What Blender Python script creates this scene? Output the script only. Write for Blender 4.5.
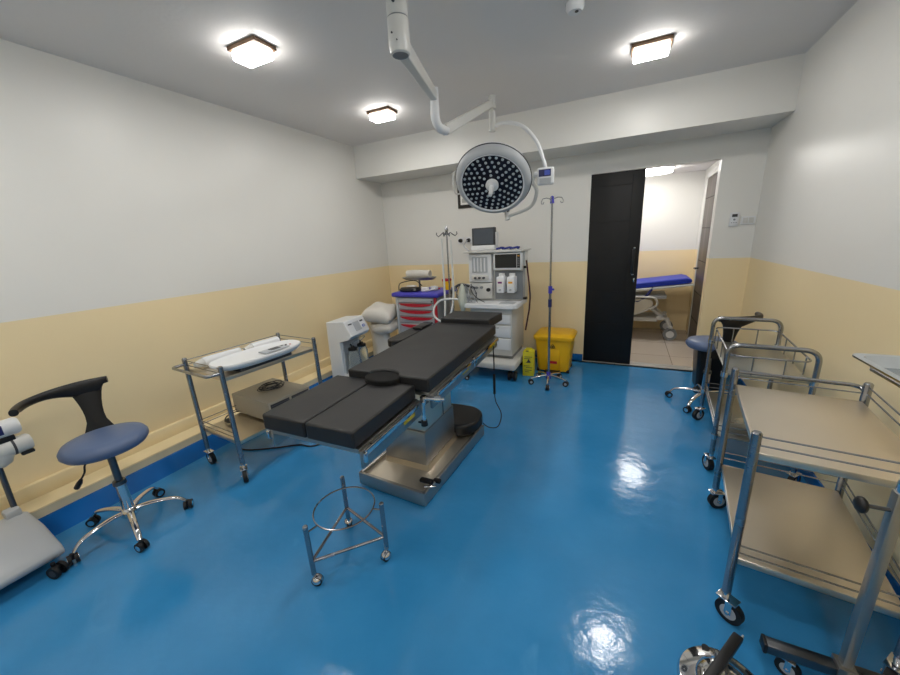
import bpy, bmesh, math, random
from mathutils import Vector, Matrix, Euler
random.seed(7)
S = bpy.context.scene
COL = S.collection
PI = math.pi
for o in list(bpy.data.objects): bpy.data.objects.remove(o, do_unlink=True)

# ------------------------------------------------------------------ camera
cd = bpy.data.cameras.new('camera'); cam = bpy.data.objects.new('camera', cd); COL.objects.link(cam)
_a, _b, _c, _F = -.4603, .2663, -.0547, 356.5
f = Vector((math.sin(_a)*math.cos(_b), math.cos(_a)*math.cos(_b), -math.sin(_b)))
r = Vector((math.cos(_a), -math.sin(_a), 0)); u = r.cross(f)
r2 = math.cos(_c)*r + math.sin(_c)*u; u2 = -math.sin(_c)*r + math.cos(_c)*u
cam.matrix_world = Matrix(((r2.x, u2.x, -f.x, 0), (r2.y, u2.y, -f.y, 0), (r2.z, u2.z, -f.z, 1.52), (0, 0, 0, 1)))
cd.sensor_fit = 'HORIZONTAL'; cd.sensor_width = 36; cd.lens = 36*_F/900; cd.clip_start = .02; cd.clip_end = 60
S.camera = cam

# ------------------------------------------------------------------ world, exposure
w = bpy.data.worlds.new('world'); S.world = w; w.use_nodes = True
w.node_tree.nodes['Background'].inputs[0].default_value = (.6, .65, .7, 1)
w.node_tree.nodes['Background'].inputs[1].default_value = .05
S.view_settings.view_transform = 'Standard'; S.view_settings.look = 'None'
S.view_settings.gamma = 1; S.view_settings.use_curve_mapping = False
S.view_settings.exposure = 1.48
LAMP = 38.0          # emission of the ceiling lamp covers
LAMP_COL = (1.0, .97, .925)

# ------------------------------------------------------------------ materials
def lin(c):
    return tuple(((x/255)/12.92 if x/255 <= .04045 else ((x/255+.055)/1.055)**2.4) for x in c)
MATS = {}
def mat(name, col, rough=.5, metal=0, noise=.06, scale=8, bump=0, bscale=60, coat=0, emit=0, trans=0, ior=1.45, rnoise=.08, stretch=None, alpha=1):
    if name in MATS: return MATS[name]
    m = bpy.data.materials.new(name); m.use_nodes = True; MATS[name] = m
    nt = m.node_tree; N = nt.nodes; L = nt.links; b = N['Principled BSDF']
    c = lin(col)
    tc = N.new('ShaderNodeTexCoord'); mp = N.new('ShaderNodeMapping'); L.new(tc.outputs['Object'], mp.inputs[0])
    if stretch: mp.inputs['Scale'].default_value = stretch
    nz = N.new('ShaderNodeTexNoise'); nz.inputs['Scale'].default_value = scale; nz.inputs['Detail'].default_value = 4
    L.new(mp.outputs[0], nz.inputs['Vector'])
    mx = N.new('ShaderNodeMix'); mx.data_type = 'RGBA'
    mx.inputs[6].default_value = tuple(max(0, x*(1-noise)) for x in c)+(1,)
    mx.inputs[7].default_value = tuple(min(1, x*(1+noise)) for x in c)+(1,)
    L.new(nz.outputs['Fac'], mx.inputs[0]); L.new(mx.outputs[2], b.inputs['Base Color'])
    mr = N.new('ShaderNodeMapRange'); mr.inputs['To Min'].default_value = max(0, rough-rnoise); mr.inputs['To Max'].default_value = min(1, rough+rnoise)
    L.new(nz.outputs['Fac'], mr.inputs['Value']); L.new(mr.outputs[0], b.inputs['Roughness'])
    b.inputs['Metallic'].default_value = metal
    b.inputs['Coat Weight'].default_value = coat; b.inputs['Coat Roughness'].default_value = .1
    b.inputs['Transmission Weight'].default_value = trans; b.inputs['IOR'].default_value = ior
    b.inputs['Alpha'].default_value = alpha
    if emit:
        b.inputs['Emission Color'].default_value = LAMP_COL+(1,); b.inputs['Emission Strength'].default_value = emit
    if bump:
        n2 = N.new('ShaderNodeTexNoise'); n2.inputs['Scale'].default_value = bscale; n2.inputs['Detail'].default_value = 3
        L.new(mp.outputs[0], n2.inputs['Vector'])
        bp = N.new('ShaderNodeBump'); bp.inputs['Strength'].default_value = bump; bp.inputs['Distance'].default_value = .01
        L.new(n2.outputs['Fac'], bp.inputs['Height']); L.new(bp.outputs[0], b.inputs['Normal'])
    return m

def wall_material():
    m = bpy.data.materials.new('two_tone_wall_paint'); m.use_nodes = True
    nt = m.node_tree; N = nt.nodes; L = nt.links; b = N['Principled BSDF']
    g = N.new('ShaderNodeNewGeometry'); sx = N.new('ShaderNodeSeparateXYZ'); L.new(g.outputs['Position'], sx.inputs[0])
    nz = N.new('ShaderNodeTexNoise'); nz.inputs['Scale'].default_value = 1.3; nz.inputs['Detail'].default_value = 5
    L.new(g.outputs['Position'], nz.inputs['Vector'])
    gt = N.new('ShaderNodeMath'); gt.operation = 'GREATER_THAN'; gt.inputs[1].default_value = 1.205
    L.new(sx.outputs['Z'], gt.inputs[0])
    def two(c, k):
        x = N.new('ShaderNodeMix'); x.data_type = 'RGBA'
        x.inputs[6].default_value = tuple(v*(1-k) for v in lin(c))+(1,); x.inputs[7].default_value = tuple(min(1, v*(1+k)) for v in lin(c))+(1,)
        L.new(nz.outputs['Fac'], x.inputs[0]); return x
    lo = two((244, 224, 180), .05); hi = two((230, 229, 224), .03)
    x = N.new('ShaderNodeMix'); x.data_type = 'RGBA'
    L.new(gt.outputs[0], x.inputs[0]); L.new(lo.outputs[2], x.inputs[6]); L.new(hi.outputs[2], x.inputs[7])
    L.new(x.outputs[2], b.inputs['Base Color'])
    b.inputs['Roughness'].default_value = .38; b.inputs['Specular IOR Level'].default_value = .45
    n2 = N.new('ShaderNodeTexNoise'); n2.inputs['Scale'].default_value = 5; n2.inputs['Detail'].default_value = 6
    L.new(g.outputs['Position'], n2.inputs['Vector'])
    bp = N.new('ShaderNodeBump'); bp.inputs['Strength'].default_value = .25; bp.inputs['Distance'].default_value = .01
    L.new(n2.outputs['Fac'], bp.inputs['Height']); L.new(bp.outputs[0], b.inputs['Normal'])
    return m
def floor_material():
    m = bpy.data.materials.new('blue_epoxy'); m.use_nodes = True
    nt = m.node_tree; N = nt.nodes; L = nt.links; b = N['Principled BSDF']
    g = N.new('ShaderNodeNewGeometry')
    nz = N.new('ShaderNodeTexNoise'); nz.inputs['Scale'].default_value = 2.2; nz.inputs['Detail'].default_value = 7; nz.inputs['Roughness'].default_value = .6
    L.new(g.outputs['Position'], nz.inputs['Vector'])
    cr = N.new('ShaderNodeValToRGB'); L.new(nz.outputs['Fac'], cr.inputs[0])
    cr.color_ramp.elements[0].position = .3; cr.color_ramp.elements[0].color = lin((46, 128, 184))+(1,)
    cr.color_ramp.elements[1].position = .75; cr.color_ramp.elements[1].color = lin((64, 144, 200))+(1,)
    # thin pale scuffs
    n3 = N.new('ShaderNodeTexNoise'); n3.inputs['Scale'].default_value = 3.2; n3.inputs['Detail'].default_value = 8; n3.inputs['Distortion'].default_value = 1.2
    L.new(g.outputs['Position'], n3.inputs['Vector'])
    c3 = N.new('ShaderNodeValToRGB'); L.new(n3.outputs['Fac'], c3.inputs[0])
    c3.color_ramp.elements[0].position = .66; c3.color_ramp.elements[0].color = (0, 0, 0, 1)
    c3.color_ramp.elements[1].position = .8; c3.color_ramp.elements[1].color = (.25, .25, .25, 1)
    x = N.new('ShaderNodeMix'); x.data_type = 'RGBA'; L.new(c3.outputs[0], x.inputs[0]); L.new(cr.outputs[0], x.inputs[6])
    x.inputs[7].default_value = lin((110, 178, 224))+(1,)
    L.new(x.outputs[2], b.inputs['Base Color'])
    mr = N.new('ShaderNodeMapRange'); L.new(nz.outputs['Fac'], mr.inputs['Value']); mr.inputs['To Min'].default_value = .08; mr.inputs['To Max'].default_value = .2
    L.new(mr.outputs[0], b.inputs['Roughness'])
    n2 = N.new('ShaderNodeTexNoise'); n2.inputs['Scale'].default_value = 9; n2.inputs['Detail'].default_value = 8
    L.new(g.outputs['Position'], n2.inputs['Vector'])
    bp = N.new('ShaderNodeBump'); bp.inputs['Strength'].default_value = .27; bp.inputs['Distance'].default_value = .01
    L.new(n2.outputs['Fac'], bp.inputs['Height']); L.new(bp.outputs[0], b.inputs['Normal'])
    return m
def tile_material():
    m = bpy.data.materials.new('cream_floor_tile'); m.use_nodes = True
    nt = m.node_tree; N = nt.nodes; L = nt.links; b = N['Principled BSDF']
    g = N.new('ShaderNodeNewGeometry'); mp = N.new('ShaderNodeMapping'); L.new(g.outputs['Position'], mp.inputs[0])
    mp.inputs['Location'].default_value = (-.57, -4.3, 0)
    br = N.new('ShaderNodeTexBrick'); br.offset = 0; br.inputs['Scale'].default_value = 1
    br.inputs['Brick Width'].default_value = .6; br.inputs['Row Height'].default_value = .6; br.inputs['Mortar Size'].default_value = .004
    br.inputs['Color1'].default_value = lin((196, 184, 170))+(1,); br.inputs['Color2'].default_value = lin((188, 178, 166))+(1,)
    br.inputs['Mortar'].default_value = lin((120, 112, 104))+(1,)
    L.new(mp.outputs[0], br.inputs['Vector']); L.new(br.outputs['Color'], b.inputs['Base Color'])
    b.inputs['Roughness'].default_value = .2
    return m
WALL = wall_material(); FLOOR = floor_material(); TILE = tile_material()
CEIL = mat('ceiling_paint', (230, 227, 225), .7, noise=.02, scale=2, bump=.1, bscale=30)
CREAM = mat('cream_trim_paint', (242, 224, 182), .4, noise=.05, scale=3)
CREAMG = mat('grey_cream_trim_paint', (212, 202, 172), .45, noise=.08, scale=4)
BLUEUP = mat('blue_epoxy_upstand', (14, 96, 170), .2, noise=.06, scale=3)
STEEL = mat('brushed_steel', (172, 170, 166), .4, 1, noise=.05, scale=30)
TUBE = mat('steel_tube', (158, 160, 164), .25, 1, noise=.03, scale=12)
SHEET = mat('steel_sheet', (220, 210, 194), .36, 1, noise=.05, scale=5, rnoise=.1)
DARKST = mat('dark_steel', (104, 106, 110), .32, 1, noise=.05)
CHROME = mat('chrome', (222, 222, 224), .08, 1, noise=.02, rnoise=.04)
BLACK = mat('black_plastic', (22, 22, 24), .4, noise=.1)
RUBBER = mat('black_rubber', (16, 16, 17), .55, noise=.1)
VINYL = mat('black_vinyl_pad', (33, 33, 34), .45, noise=.08, scale=5, bump=.12, bscale=7, rnoise=.06)
VINYL2 = mat('black_vinyl_shiny', (20, 20, 22), .35, noise=.1)
BLUEVIN = mat('slate_blue_vinyl', (86, 104, 138), .4, noise=.05, bump=.05, bscale=12)
WHITE = mat('white_plastic', (226, 228, 230), .35, noise=.02)
OFFW = mat('offwhite_enamel', (208, 208, 204), .35, noise=.03)
LGREY = mat('light_grey_plastic', (178, 182, 186), .42, noise=.03)
MGREY = mat('mid_grey_plastic', (130, 134, 138), .45, noise=.04)
DGREY = mat('dark_grey_plastic', (62, 64, 68), .45, noise=.05)
SCREEN = mat('screen_glass', (38, 42, 46), .12, noise=.05)
PURPLE = mat('violet_plastic', (70, 66, 176), .4, noise=.05)
NAVY = mat('navy_plastic', (34, 40, 92), .4, noise=.05)
RED = mat('red_plastic', (176, 24, 44), .4, noise=.06)
YEL = mat('yellow_bin_plastic', (232, 180, 22), .38, noise=.04)
YEL2 = mat('lemon_card', (222, 212, 50), .5, noise=.05)
DOORB = mat('black_door_paint', (8, 8, 9), .55, noise=.12, scale=6)
BROWN = mat('dark_brown_door_veneer', (70, 60, 54), .4, noise=.15, scale=3, stretch=(6, 6, 1))
BRONZE = mat('brown_lamp_plate', (112, 86, 64), .45, noise=.08)
BLUEMAT = mat('royal_blue_mattress', (24, 54, 176), .45, noise=.05)
CLOTH = mat('white_cloth', (212, 208, 200), .8, noise=.04, bump=.35, bscale=14)
CORDM = mat('black_cable', (18, 18, 20), .5)
GLASSM = mat('clear_jar', (232, 240, 240), .08, trans=.85, ior=1.3, noise=.01, rnoise=.03)
PAPER = mat('pale_label', (232, 230, 226), .6)
MAGENTA = mat('purple_label', (120, 40, 110), .5)
ORANGE = mat('amber_label', (222, 160, 40), .5)
LABY = mat('yellow_label', (214, 196, 60), .5)
DISC = mat('led_panel', (14, 18, 34), .3, noise=.1)
LENS = mat('led_lens', (186, 194, 200), .18, noise=.03)
LIT_SIDE = mat('lit_acrylic_cover_side', (255, 250, 240), .4, emit=LAMP*.2, noise=0)
LIT = mat('lit_acrylic_cover', (255, 250, 240), .4, emit=LAMP, noise=0)
BLOOD = mat('maroon_cable', (70, 26, 34), .4)
HOSE = mat('ribbed_white_hose', (214, 216, 214), .5, noise=.04)
CRINKLE = mat('clear_grey_film', (176, 178, 176), .25, noise=.2, scale=20, bump=.6, bscale=20)

# ------------------------------------------------------------------ mesh helpers
class MB:
    def __init__(s): s.bm = bmesh.new(); s.mats = []; s.cur = 0
    def m(s, material):
        if material not in s.mats: s.mats.append(material)
        s.cur = s.mats.index(material); return s
    def _fin(s, faces):
        for fc in faces: fc.material_index = s.cur
    def box(s, c, d, rz=0, bevel=0, seg=2, rot=None):
        before = set(s.bm.faces)
        M = Matrix.Translation(Vector(c)) @ (rot if rot is not None else Matrix.Rotation(rz, 4, 'Z')) @ Matrix.Diagonal((d[0], d[1], d[2], 1))
        g = bmesh.ops.create_cube(s.bm, size=1, matrix=M)
        if bevel:
            es = {e for v in g['verts'] for e in v.link_edges}
            bmesh.ops.bevel(s.bm, geom=list(es), offset=min(bevel, min(d)*.49), segments=seg, profile=.5, affect='EDGES')
        s._fin(set(s.bm.faces)-before); return s
    def cyl(s, a, b, r1, r2=None, n=16):
        a = Vector(a); b = Vector(b); d = b-a
        if d.length < 1e-6: return s
        before = set(s.bm.faces)
        M = Matrix.Translation((a+b)/2) @ d.to_track_quat('Z', 'Y').to_matrix().to_4x4()
        bmesh.ops.create_cone(s.bm, cap_ends=True, segments=n, radius1=r1, radius2=r1 if r2 is None else r2, depth=d.length, matrix=M)
        s._fin(set(s.bm.faces)-before); return s
    def ball(s, c, rad, sc=(1, 1, 1), n=14, rot=None):
        before = set(s.bm.faces)
        M = Matrix.Translation(Vector(c)) @ (rot or Matrix.Identity(4)) @ Matrix.Diagonal((sc[0], sc[1], sc[2], 1))
        bmesh.ops.create_uvsphere(s.bm, u_segments=n, v_segments=max(6, n//2+1), radius=rad, matrix=M)
        s._fin(set(s.bm.faces)-before); return s
    def tube(s, pts, rad, n=10, closed=False, rads=None):
        pts = [Vector(p) for p in pts]; k = len(pts); rings = []
        up = None
        for i, p in enumerate(pts):
            if closed: t = (pts[(i+1) % k]-pts[i-1]).normalized()
            else: t = (pts[min(i+1, k-1)]-pts[max(i-1, 0)]).normalized()
            if up is None:
                up = Vector((0, 0, 1)) if abs(t.z) < .9 else Vector((1, 0, 0))
            x = (up - t*up.dot(t)).normalized(); up = x; y = t.cross(x)
            rr = rads[i] if rads else rad
            rings.append([s.bm.verts.new(p + (x*math.cos(2*PI*j/n)+y*math.sin(2*PI*j/n))*rr) for j in range(n)])
        fs = []
        for i in range(k if closed else k-1):
            A, B = rings[i], rings[(i+1) % k]
            for j in range(n): fs.append(s.bm.faces.new((A[j], A[(j+1) % n], B[(j+1) % n], B[j])))
        if not closed:
            fs.append(s.bm.faces.new(rings[0][::-1])); fs.append(s.bm.faces.new(rings[-1]))
        s._fin(fs); return s
    def lathe(s, prof, at=(0, 0, 0), rot=None, n=28, ang=2*PI):
        at = Vector(at); R = rot or Matrix.Identity(4); rings = []
        for (rr, z) in prof:
            if rr < 1e-5: rings.append([s.bm.verts.new(at + (R @ Vector((0, 0, z))))])
            else: rings.append([s.bm.verts.new(at + (R @ Vector((rr*math.cos(2*PI*j/n), rr*math.sin(2*PI*j/n), z)))) for j in range(n)])
        fs = []
        for A, B in zip(rings, rings[1:]):
            for j in range(n):
                q = []
                for v in ((A[j % len(A)]), (A[(j+1) % n % len(A)]), (B[(j+1) % n % len(B)]), (B[j % len(B)])):
                    if v not in q: q.append(v)
                if len(q) > 2:
                    try: fs.append(s.bm.faces.new(q))
                    except ValueError: pass
        s._fin(fs); return s
    def prism(s, poly, z0, z1, M=None):
        """poly: list of (x,y); extruded z0..z1, then transformed by M"""
        M = M or Matrix.Identity(4)
        A = [s.bm.verts.new(M @ Vector((x, y, z0))) for x, y in poly]
        B = [s.bm.verts.new(M @ Vector((x, y, z1))) for x, y in poly]
        n = len(poly); fs = [s.bm.faces.new(A[::-1]), s.bm.faces.new(B)]
        for i in range(n): fs.append(s.bm.faces.new((A[i], A[(i+1) % n], B[(i+1) % n], B[i])))
        s._fin(fs); return s
    def build(s, name, material=None, parent=None, loc=(0, 0, 0), rz=0, angle=40, bevel=0, sub=0):
        if material is not None and not s.mats: s.mats = [material]
        elif material is not None and material not in s.mats: s.mats.insert(0, material)
        bmesh.ops.recalc_face_normals(s.bm, faces=s.bm.faces[:])
        me = bpy.data.meshes.new(name); s.bm.to_mesh(me); s.bm.free()
        for m_ in s.mats: me.materials.append(m_)
        for p in me.polygons: p.use_smooth = True
        try: me.set_sharp_from_angle(angle=math.radians(angle))
        except Exception: pass
        o = bpy.data.objects.new(name, me); COL.objects.link(o)
        o.location = loc; o.rotation_euler = (0, 0, rz)
        if parent: o.parent = parent
        if bevel:
            md = o.modifiers.new('bevel', 'BEVEL'); md.width = bevel; md.segments = 3; md.limit_method = 'ANGLE'; md.angle_limit = math.radians(50)
        if sub:
            md = o.modifiers.new('sub', 'SUBSURF'); md.levels = sub; md.render_levels = sub
        return o
def arc(c, rad, a0, a1, n=10, z=None, plane='xy'):
    out = []
    for i in range(n+1):
        t = a0+(a1-a0)*i/n; x, y = rad*math.cos(t), rad*math.sin(t)
        out.append({'xy': (c[0]+x, c[1]+y, c[2]), 'xz': (c[0]+x, c[1], c[2]+y), 'yz': (c[0], c[1]+x, c[2]+y)}[plane])
    return out
def fillet(pts, rad, n=6, closed=False):
    pts = [Vector(p) for p in pts]; out = []; k = len(pts)
    for i, p in enumerate(pts):
        if not closed and i in (0, k-1): out.append(p); continue
        a = (pts[i-1]-p); b = (pts[(i+1) % k]-p); r_ = min(rad, a.length*.45, b.length*.45)
        p0 = p+a.normalized()*r_; p1 = p+b.normalized()*r_
        for j in range(n+1):
            t = j/n; out.append(p0*(1-t)**2 + p*2*t*(1-t) + p1*t*t)
    return out
def smooth(pts, n=6):
    pts = [Vector(p) for p in pts]; out = []
    P_ = [pts[0]]+pts+[pts[-1]]
    for i in range(1, len(P_)-2):
        p0, p1, p2, p3 = P_[i-1:i+3]
        for j in range(n):
            t = j/n; out.append(.5*((2*p1)+(-p0+p2)*t+(2*p0-5*p1+4*p2-p3)*t*t+(-p0+3*p1-3*p2+p3)*t**3))
    out.append(pts[-1]); return out
def rrect(w_, h_, rad, n=5, cx=0, cy=0):
    o = []
    for (sx, sy, a) in ((1, 1, 0), (-1, 1, PI/2), (-1, -1, PI), (1, -1, 1.5*PI)):
        for i in range(n+1):
            t = a+PI/2*i/n; o.append((cx+sx*(w_/2-rad)+rad*math.cos(t), cy+sy*(h_/2-rad)+rad*math.sin(t)))
    return o
def tag(o, label, cat, group=None, kind=None):
    o['label'] = label; o['category'] = cat
    if group: o['group'] = group
    if kind: o['kind'] = kind
    return o
def thing(name, label, cat, loc=(0, 0, 0), rz=0, group=None):
    o = bpy.data.objects.new(name, None); COL.objects.link(o); o.location = loc; o.rotation_euler = (0, 0, rz)
    o.empty_display_size = .1
    return tag(o, label, cat, group)
def struct(o, label=None):
    o['kind'] = 'structure'
    if label: o['label'] = label
    return o
def dup(root, loc, rz, label=None):
    def cp(o, par):
        c = o.copy(); COL.objects.link(c); c.parent = par
        for ch in kids[o.name]: cp(ch, c)
        return c
    kids = {}
    def scan(o):
        kids[o.name] = [x for x in bpy.data.objects if x.parent == o]
        for x in kids[o.name]: scan(x)
    scan(root)
    q = cp(root, None); q.location = loc; q.rotation_euler = (0, 0, rz)
    if label: q['label'] = label
    return q

# ------------------------------------------------------------------ room shell
XL, XR, YB, YF, YBM, HB, HC = -3.139, 1.086, 4.43, -1.9, 3.918, 2.33, 2.703
DX0, DX1, DH = -.39, .755, 2.125          # opening in the back wall
CY1, CX0, CX1, CH = 6.3, -1.9, .905, 2.255   # corridor room
WT = .12
struct(MB().box(((XL+XR)/2, (YF+YB)/2, -.05), (XR-XL+.24, YB-YF+.1, .1)).build('floor', FLOOR), 'glossy blue epoxy floor')
struct(MB().box(((CX0+CX1)/2, (YB+.05+CY1)/2, -.05), (CX1-CX0+.3, CY1-YB-.05+.2, .1)).build('floor_corridor', TILE), 'cream tiled floor beyond the doorway')
struct(MB().box(((XL+XR)/2, (YF+YB)/2, HC+.05), (XR-XL+.24, YB-YF+.3, .1)).build('ceiling', CEIL), 'grey-white painted ceiling')
struct(MB().box(((CX0+CX1)/2, (YB+.12+CY1)/2, CH+.05), (CX1-CX0+.3, CY1-YB-.12+.2, .1)).build('ceiling_corridor', CEIL))
struct(MB().box((XL-.06, (YF+YB)/2, HC/2), (.12, YB-YF+.24, HC)).build('wall_left', WALL))
struct(MB().box((XR+.06, (YF+YB)/2, HC/2), (.12, YB-YF+.24, HC)).build('wall_right', WALL))
struct(MB().box(((XL+XR)/2, YF-.06, HC/2), (XR-XL, .12, HC)).build('wall_front', WALL))
wb = MB()
wb.box(((XL+DX0)/2, YB+WT/2, HC/2), (DX0-XL, WT, HC))
wb.box(((DX1+XR)/2, YB+WT/2, HC/2), (XR-DX1, WT, HC))
wb.box(((DX0+DX1)/2, YB+WT/2, (HC+DH)/2), (DX1-DX0, WT, HC-DH))
struct(wb.build('wall_back', WALL))
struct(MB().box(((XL+XR)/2, (YBM+YB)/2, (HB+HC)/2), (XR-XL, YB-YBM, HC-HB)).build('wall_beam', WALL), 'deep white beam under the ceiling along the back wall')
struct(MB().box(((CX0+CX1)/2, CY1+.05, CH/2), (CX1-CX0+.2, .1, CH)).build('wall_corridor_back', WALL))
struct(MB().box((CX1+.05, (YB+WT+CY1)/2, CH/2), (.1, CY1-YB-WT, CH)).build('wall_corridor_right', WALL))
struct(MB().box((CX0-.05, (YB+WT+CY1)/2, CH/2), (.1, CY1-YB-WT, CH)).build('wall_corridor_left', WALL))
# stepped ledge low on the left wall
def ledge(x_in, x_out, z0, z1, name, m, bev=.008):
    return struct(MB().box(((x_in+x_out)/2, (YF+YB)/2, (z0+z1)/2), (abs(x_out-x_in), YB-YF-.02, z1-z0), bevel=bev).build(name, m))
ledge(XL, -2.945, .0, .150, 'baseboard_left', CREAMG, .004)
ledge(XL, -3.10, .15, .246, 'trim_1', CREAM)
struct(MB().box(((-2.943-3.10)/2, (YF+YB)/2, .152), (.155, YB-YF-.02, .008)).build('trim_2', CREAM))
struct(MB().prism([(-2.945, 0), (-2.85, 0), (-2.862, .012), (-2.93, .097), (-2.945, .097)], YF, YB-.01, Matrix(((1, 0, 0, 0), (0, 0, 1, 0), (0, 1, 0, 0), (0, 0, 0, 1)))).build('trim_3', BLUEUP))
def upstand(name, x0, x1, y, d=.012):
    return struct(MB().box(((x0+x1)/2, y-d/2, .043), (x1-x0, d, .086), bevel=.003).build(name, BLUEUP))
upstand('baseboard_back', -2.86, DX0-.005, YB); upstand('trim_4', DX1+.0, XR-.012, YB)
struct(MB().box((XR-.006, (YF+YB)/2, .043), (.012, YB-YF-.05, .086), bevel=.003).build('baseboard_right', BLUEUP))
struct(MB().box(((DX0+DX1)/2, YB+.055, .003), (DX1-DX0, .13, .008), bevel=.002).build('trim_5', mat('pale_threshold', (170, 170, 166), .4)), 'pale threshold strip under the black door')

# sliding black door
d = MB().box((.0, 0, 1.062), (.52, .04, 2.11), bevel=.003)
dp = d.build('door_1', DOORB, loc=(-.132, YB+.02, 0)); struct(dp, 'black sliding door panel standing half across the opening')
g = MB()
for z in (1.985, 1.62, 1.235, .86, .48): g.box((-.055, -.0215, z), (.40, .004, .008))
g.box((.148, -.0215, 1.05), (.008, .004, 2.06))
g.build('panel_groove', mat('door_groove', (6, 6, 7), .6), dp)
h = MB(); h.m(BLACK).box((.205, -.04, 1.19), (.028, .03, .27), bevel=.006).m(CHROME).box((.212, -.03, 1.335), (.02, .02, .012), bevel=.002)
h.box((.212, -.03, 1.05), (.02, .02, .01), bevel=.002)
h.build('door_handle', BLACK, dp)
k = MB().box((.228, -.024, .99), (.014, .008, .045), bevel=.003); k.build('lock_plate', CHROME, dp)

# dark door leaf on the corridor's right wall
dd = MB().box((0, 0, 1.05), (.04, .80, 2.08), bevel=.003).build('door_2', BROWN, loc=(CX1-.025, 5.33, 0)); struct(dd, 'dark brown door in the corridor')
g = MB()
for z in (1.85, 1.5, 1.1, .7, .35): g.box((-.0215, 0, z), (.004, .76, .008))
g.build('panel_groove', mat('brown_groove', (30, 25, 22), .6), dd)
fr = MB()
fr.box((0, -.435, 1.06), (.05, .06, 2.12), bevel=.004).box((0, .435, 1.06), (.05, .06, 2.12), bevel=.004).box((0, 0, 2.125), (.05, .93, .06), bevel=.004)
fr.build('door_frame', OFFW, dd)
MB().cyl((-.02, .29, 1.0), (-.07, .29, 1.0), .01).cyl((-.065, .30, 1.0), (-.065, .2, 1.0), .008).build('door_handle', DGREY, dd)

# ------------------------------------------------------------------ ceiling lamps
def ceiling_lamp(x, y, label, z=HC):
    t = thing('ceiling_lamp', label, 'ceiling light', (x, y, z), 0, 'small ceiling lamps')
    MB().box((0, 0, -.012), (.24, .155, .024), bevel=.004).build('lamp_plate', BRONZE, t)
    m = MB(); m.m(LIT_SIDE).box((0, 0, -.048), (.212, .128, .048), bevel=.010, seg=3)
    o = m.build('lamp_cover', LIT_SIDE, t); o.data.materials.append(LIT)
    for p_ in o.data.polygons:
        if p_.normal.z < -.8: p_.material_index = 1
    return t
ceiling_lamp(-2.11, 1.79, 'small lit ceiling lamp nearest the left wall and the viewer')
ceiling_lamp(-2.12, 3.12, 'small lit ceiling lamp close to the beam on the left')
ceiling_lamp(.06, 3.125, 'small lit ceiling lamp in front of the doorway')
ceiling_lamp(.065, 1.82, 'small ceiling lamp overhead outside the frame')
ceiling_lamp(-2.115, .48, 'small ceiling lamp behind the viewer on the left side')
ceiling_lamp(.065, .48, 'small ceiling lamp overhead behind the viewer')
ceiling_lamp(-2.115, -.86, 'added unseen fill lamp farthest behind the viewer on the left side')  # rearmost pair is added out of view as fill, spaced like the grid
ceiling_lamp(.065, -.86, 'added unseen fill lamp farthest behind the viewer on the right side')  # second added fill lamp, brightens the room from behind the camera
t = thing('corridor_lamp', 'bright oval ceiling lamp beyond the doorway', 'ceiling light', (.17, 5.62, CH))
MB().prism(rrect(.62, .42, .18), -.012, 0).build('lamp_plate', WHITE, t)
MB().prism(rrect(.58, .38, .17), -.05, -.012).build('lamp_cover', mat('lit_cover_corridor', (255, 250, 240), .4, emit=9, noise=0), t)
t = thing('smoke_detector', 'round white detector on the ceiling at the top edge', 'smoke detector', (-.325, 2.33, HC))
MB().lathe([(0, 0), (.052, 0), (.052, -.03), (0, -.03)]).build('mounting_base', OFFW, t)
MB().lathe([(.045, -.03), (.046, -.055), (.034, -.072), (0, -.074)]).build('sensor_head', WHITE, t)
MB().cyl((.01, -.01, -.073), (.01, -.01, -.077), .009).build('sensor_lens', DGREY, t)

# ------------------------------------------------------------------ surgical lamp
t = thing('surgical_light', 'white ceiling-mounted surgical light with jointed arms and round LED head', 'surgical light', (-.965, 1.605, HC))
def L(x, y, z): return (x+.965, y-1.605, z-HC)
MB().lathe([(0, 0), (.13, 0), (.13, -.03), (.09, -.045), (.06, -.05)]).build('ceiling_flange', OFFW, t)
m_ = MB(); m_.m(OFFW).cyl((0, 0, -.02), (0, 0, -.24), .046, n=28).m(MGREY).cyl((0, 0, -.24), (0, 0, -.246), .0445, n=28).m(DGREY).cyl((.012, -.05, -.20), (.011, -.04, -.20), .006)
m_.build('ceiling_tube', OFFW, t)
m_ = MB(); m_.m(OFFW).lathe([(.047, -.246), (.048, -.355), (.044, -.375), (.036, -.38)], n=32).m(MGREY).lathe([(.036, -.38), (.034, -.377), (0, -.377)], n=32)
m_.m(DGREY).cyl((-.006, -.051, -.31), (-.005, -.04, -.31), .004, n=8).cyl((.016, -.049, -.34), (.015, -.04, -.34), .003, n=8)
m_.build('rotating_sleeve', OFFW, t)
# arm 1 : tapered box beam
def beam(mb, a, b, w0, h0, w1, h1):
    a = Vector(a); b = Vector(b); dr = (b-a).normalized(); s_ = dr.cross(Vector((0, 0, 1))).normalized(); up = s_.cross(dr)
    vs = []
    for p, ww, hh in ((a, w0, h0), (b, w1, h1)):
        vs.append([mb.bm.verts.new(p+s_*ww/2*i+up*hh/2*j) for i, j in ((1, 1), (-1, 1), (-1, -1), (1, -1))])
    fs = [mb.bm.faces.new(vs[0]), mb.bm.faces.new(vs[1][::-1])]
    for i in range(4): fs.append(mb.bm.faces.new((vs[0][i], vs[0][(i+1) % 4], vs[1][(i+1) % 4], vs[1][i])))
    mb._fin(fs)
J1 = (-1.15, 2.285)
m_ = MB(); beam(m_, L(-.975, 1.635, 2.375), L(J1[0], J1[1], 2.395), .05, .08, .04, .055); m_.build('fixed_arm', OFFW, t, bevel=.006)
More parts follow.
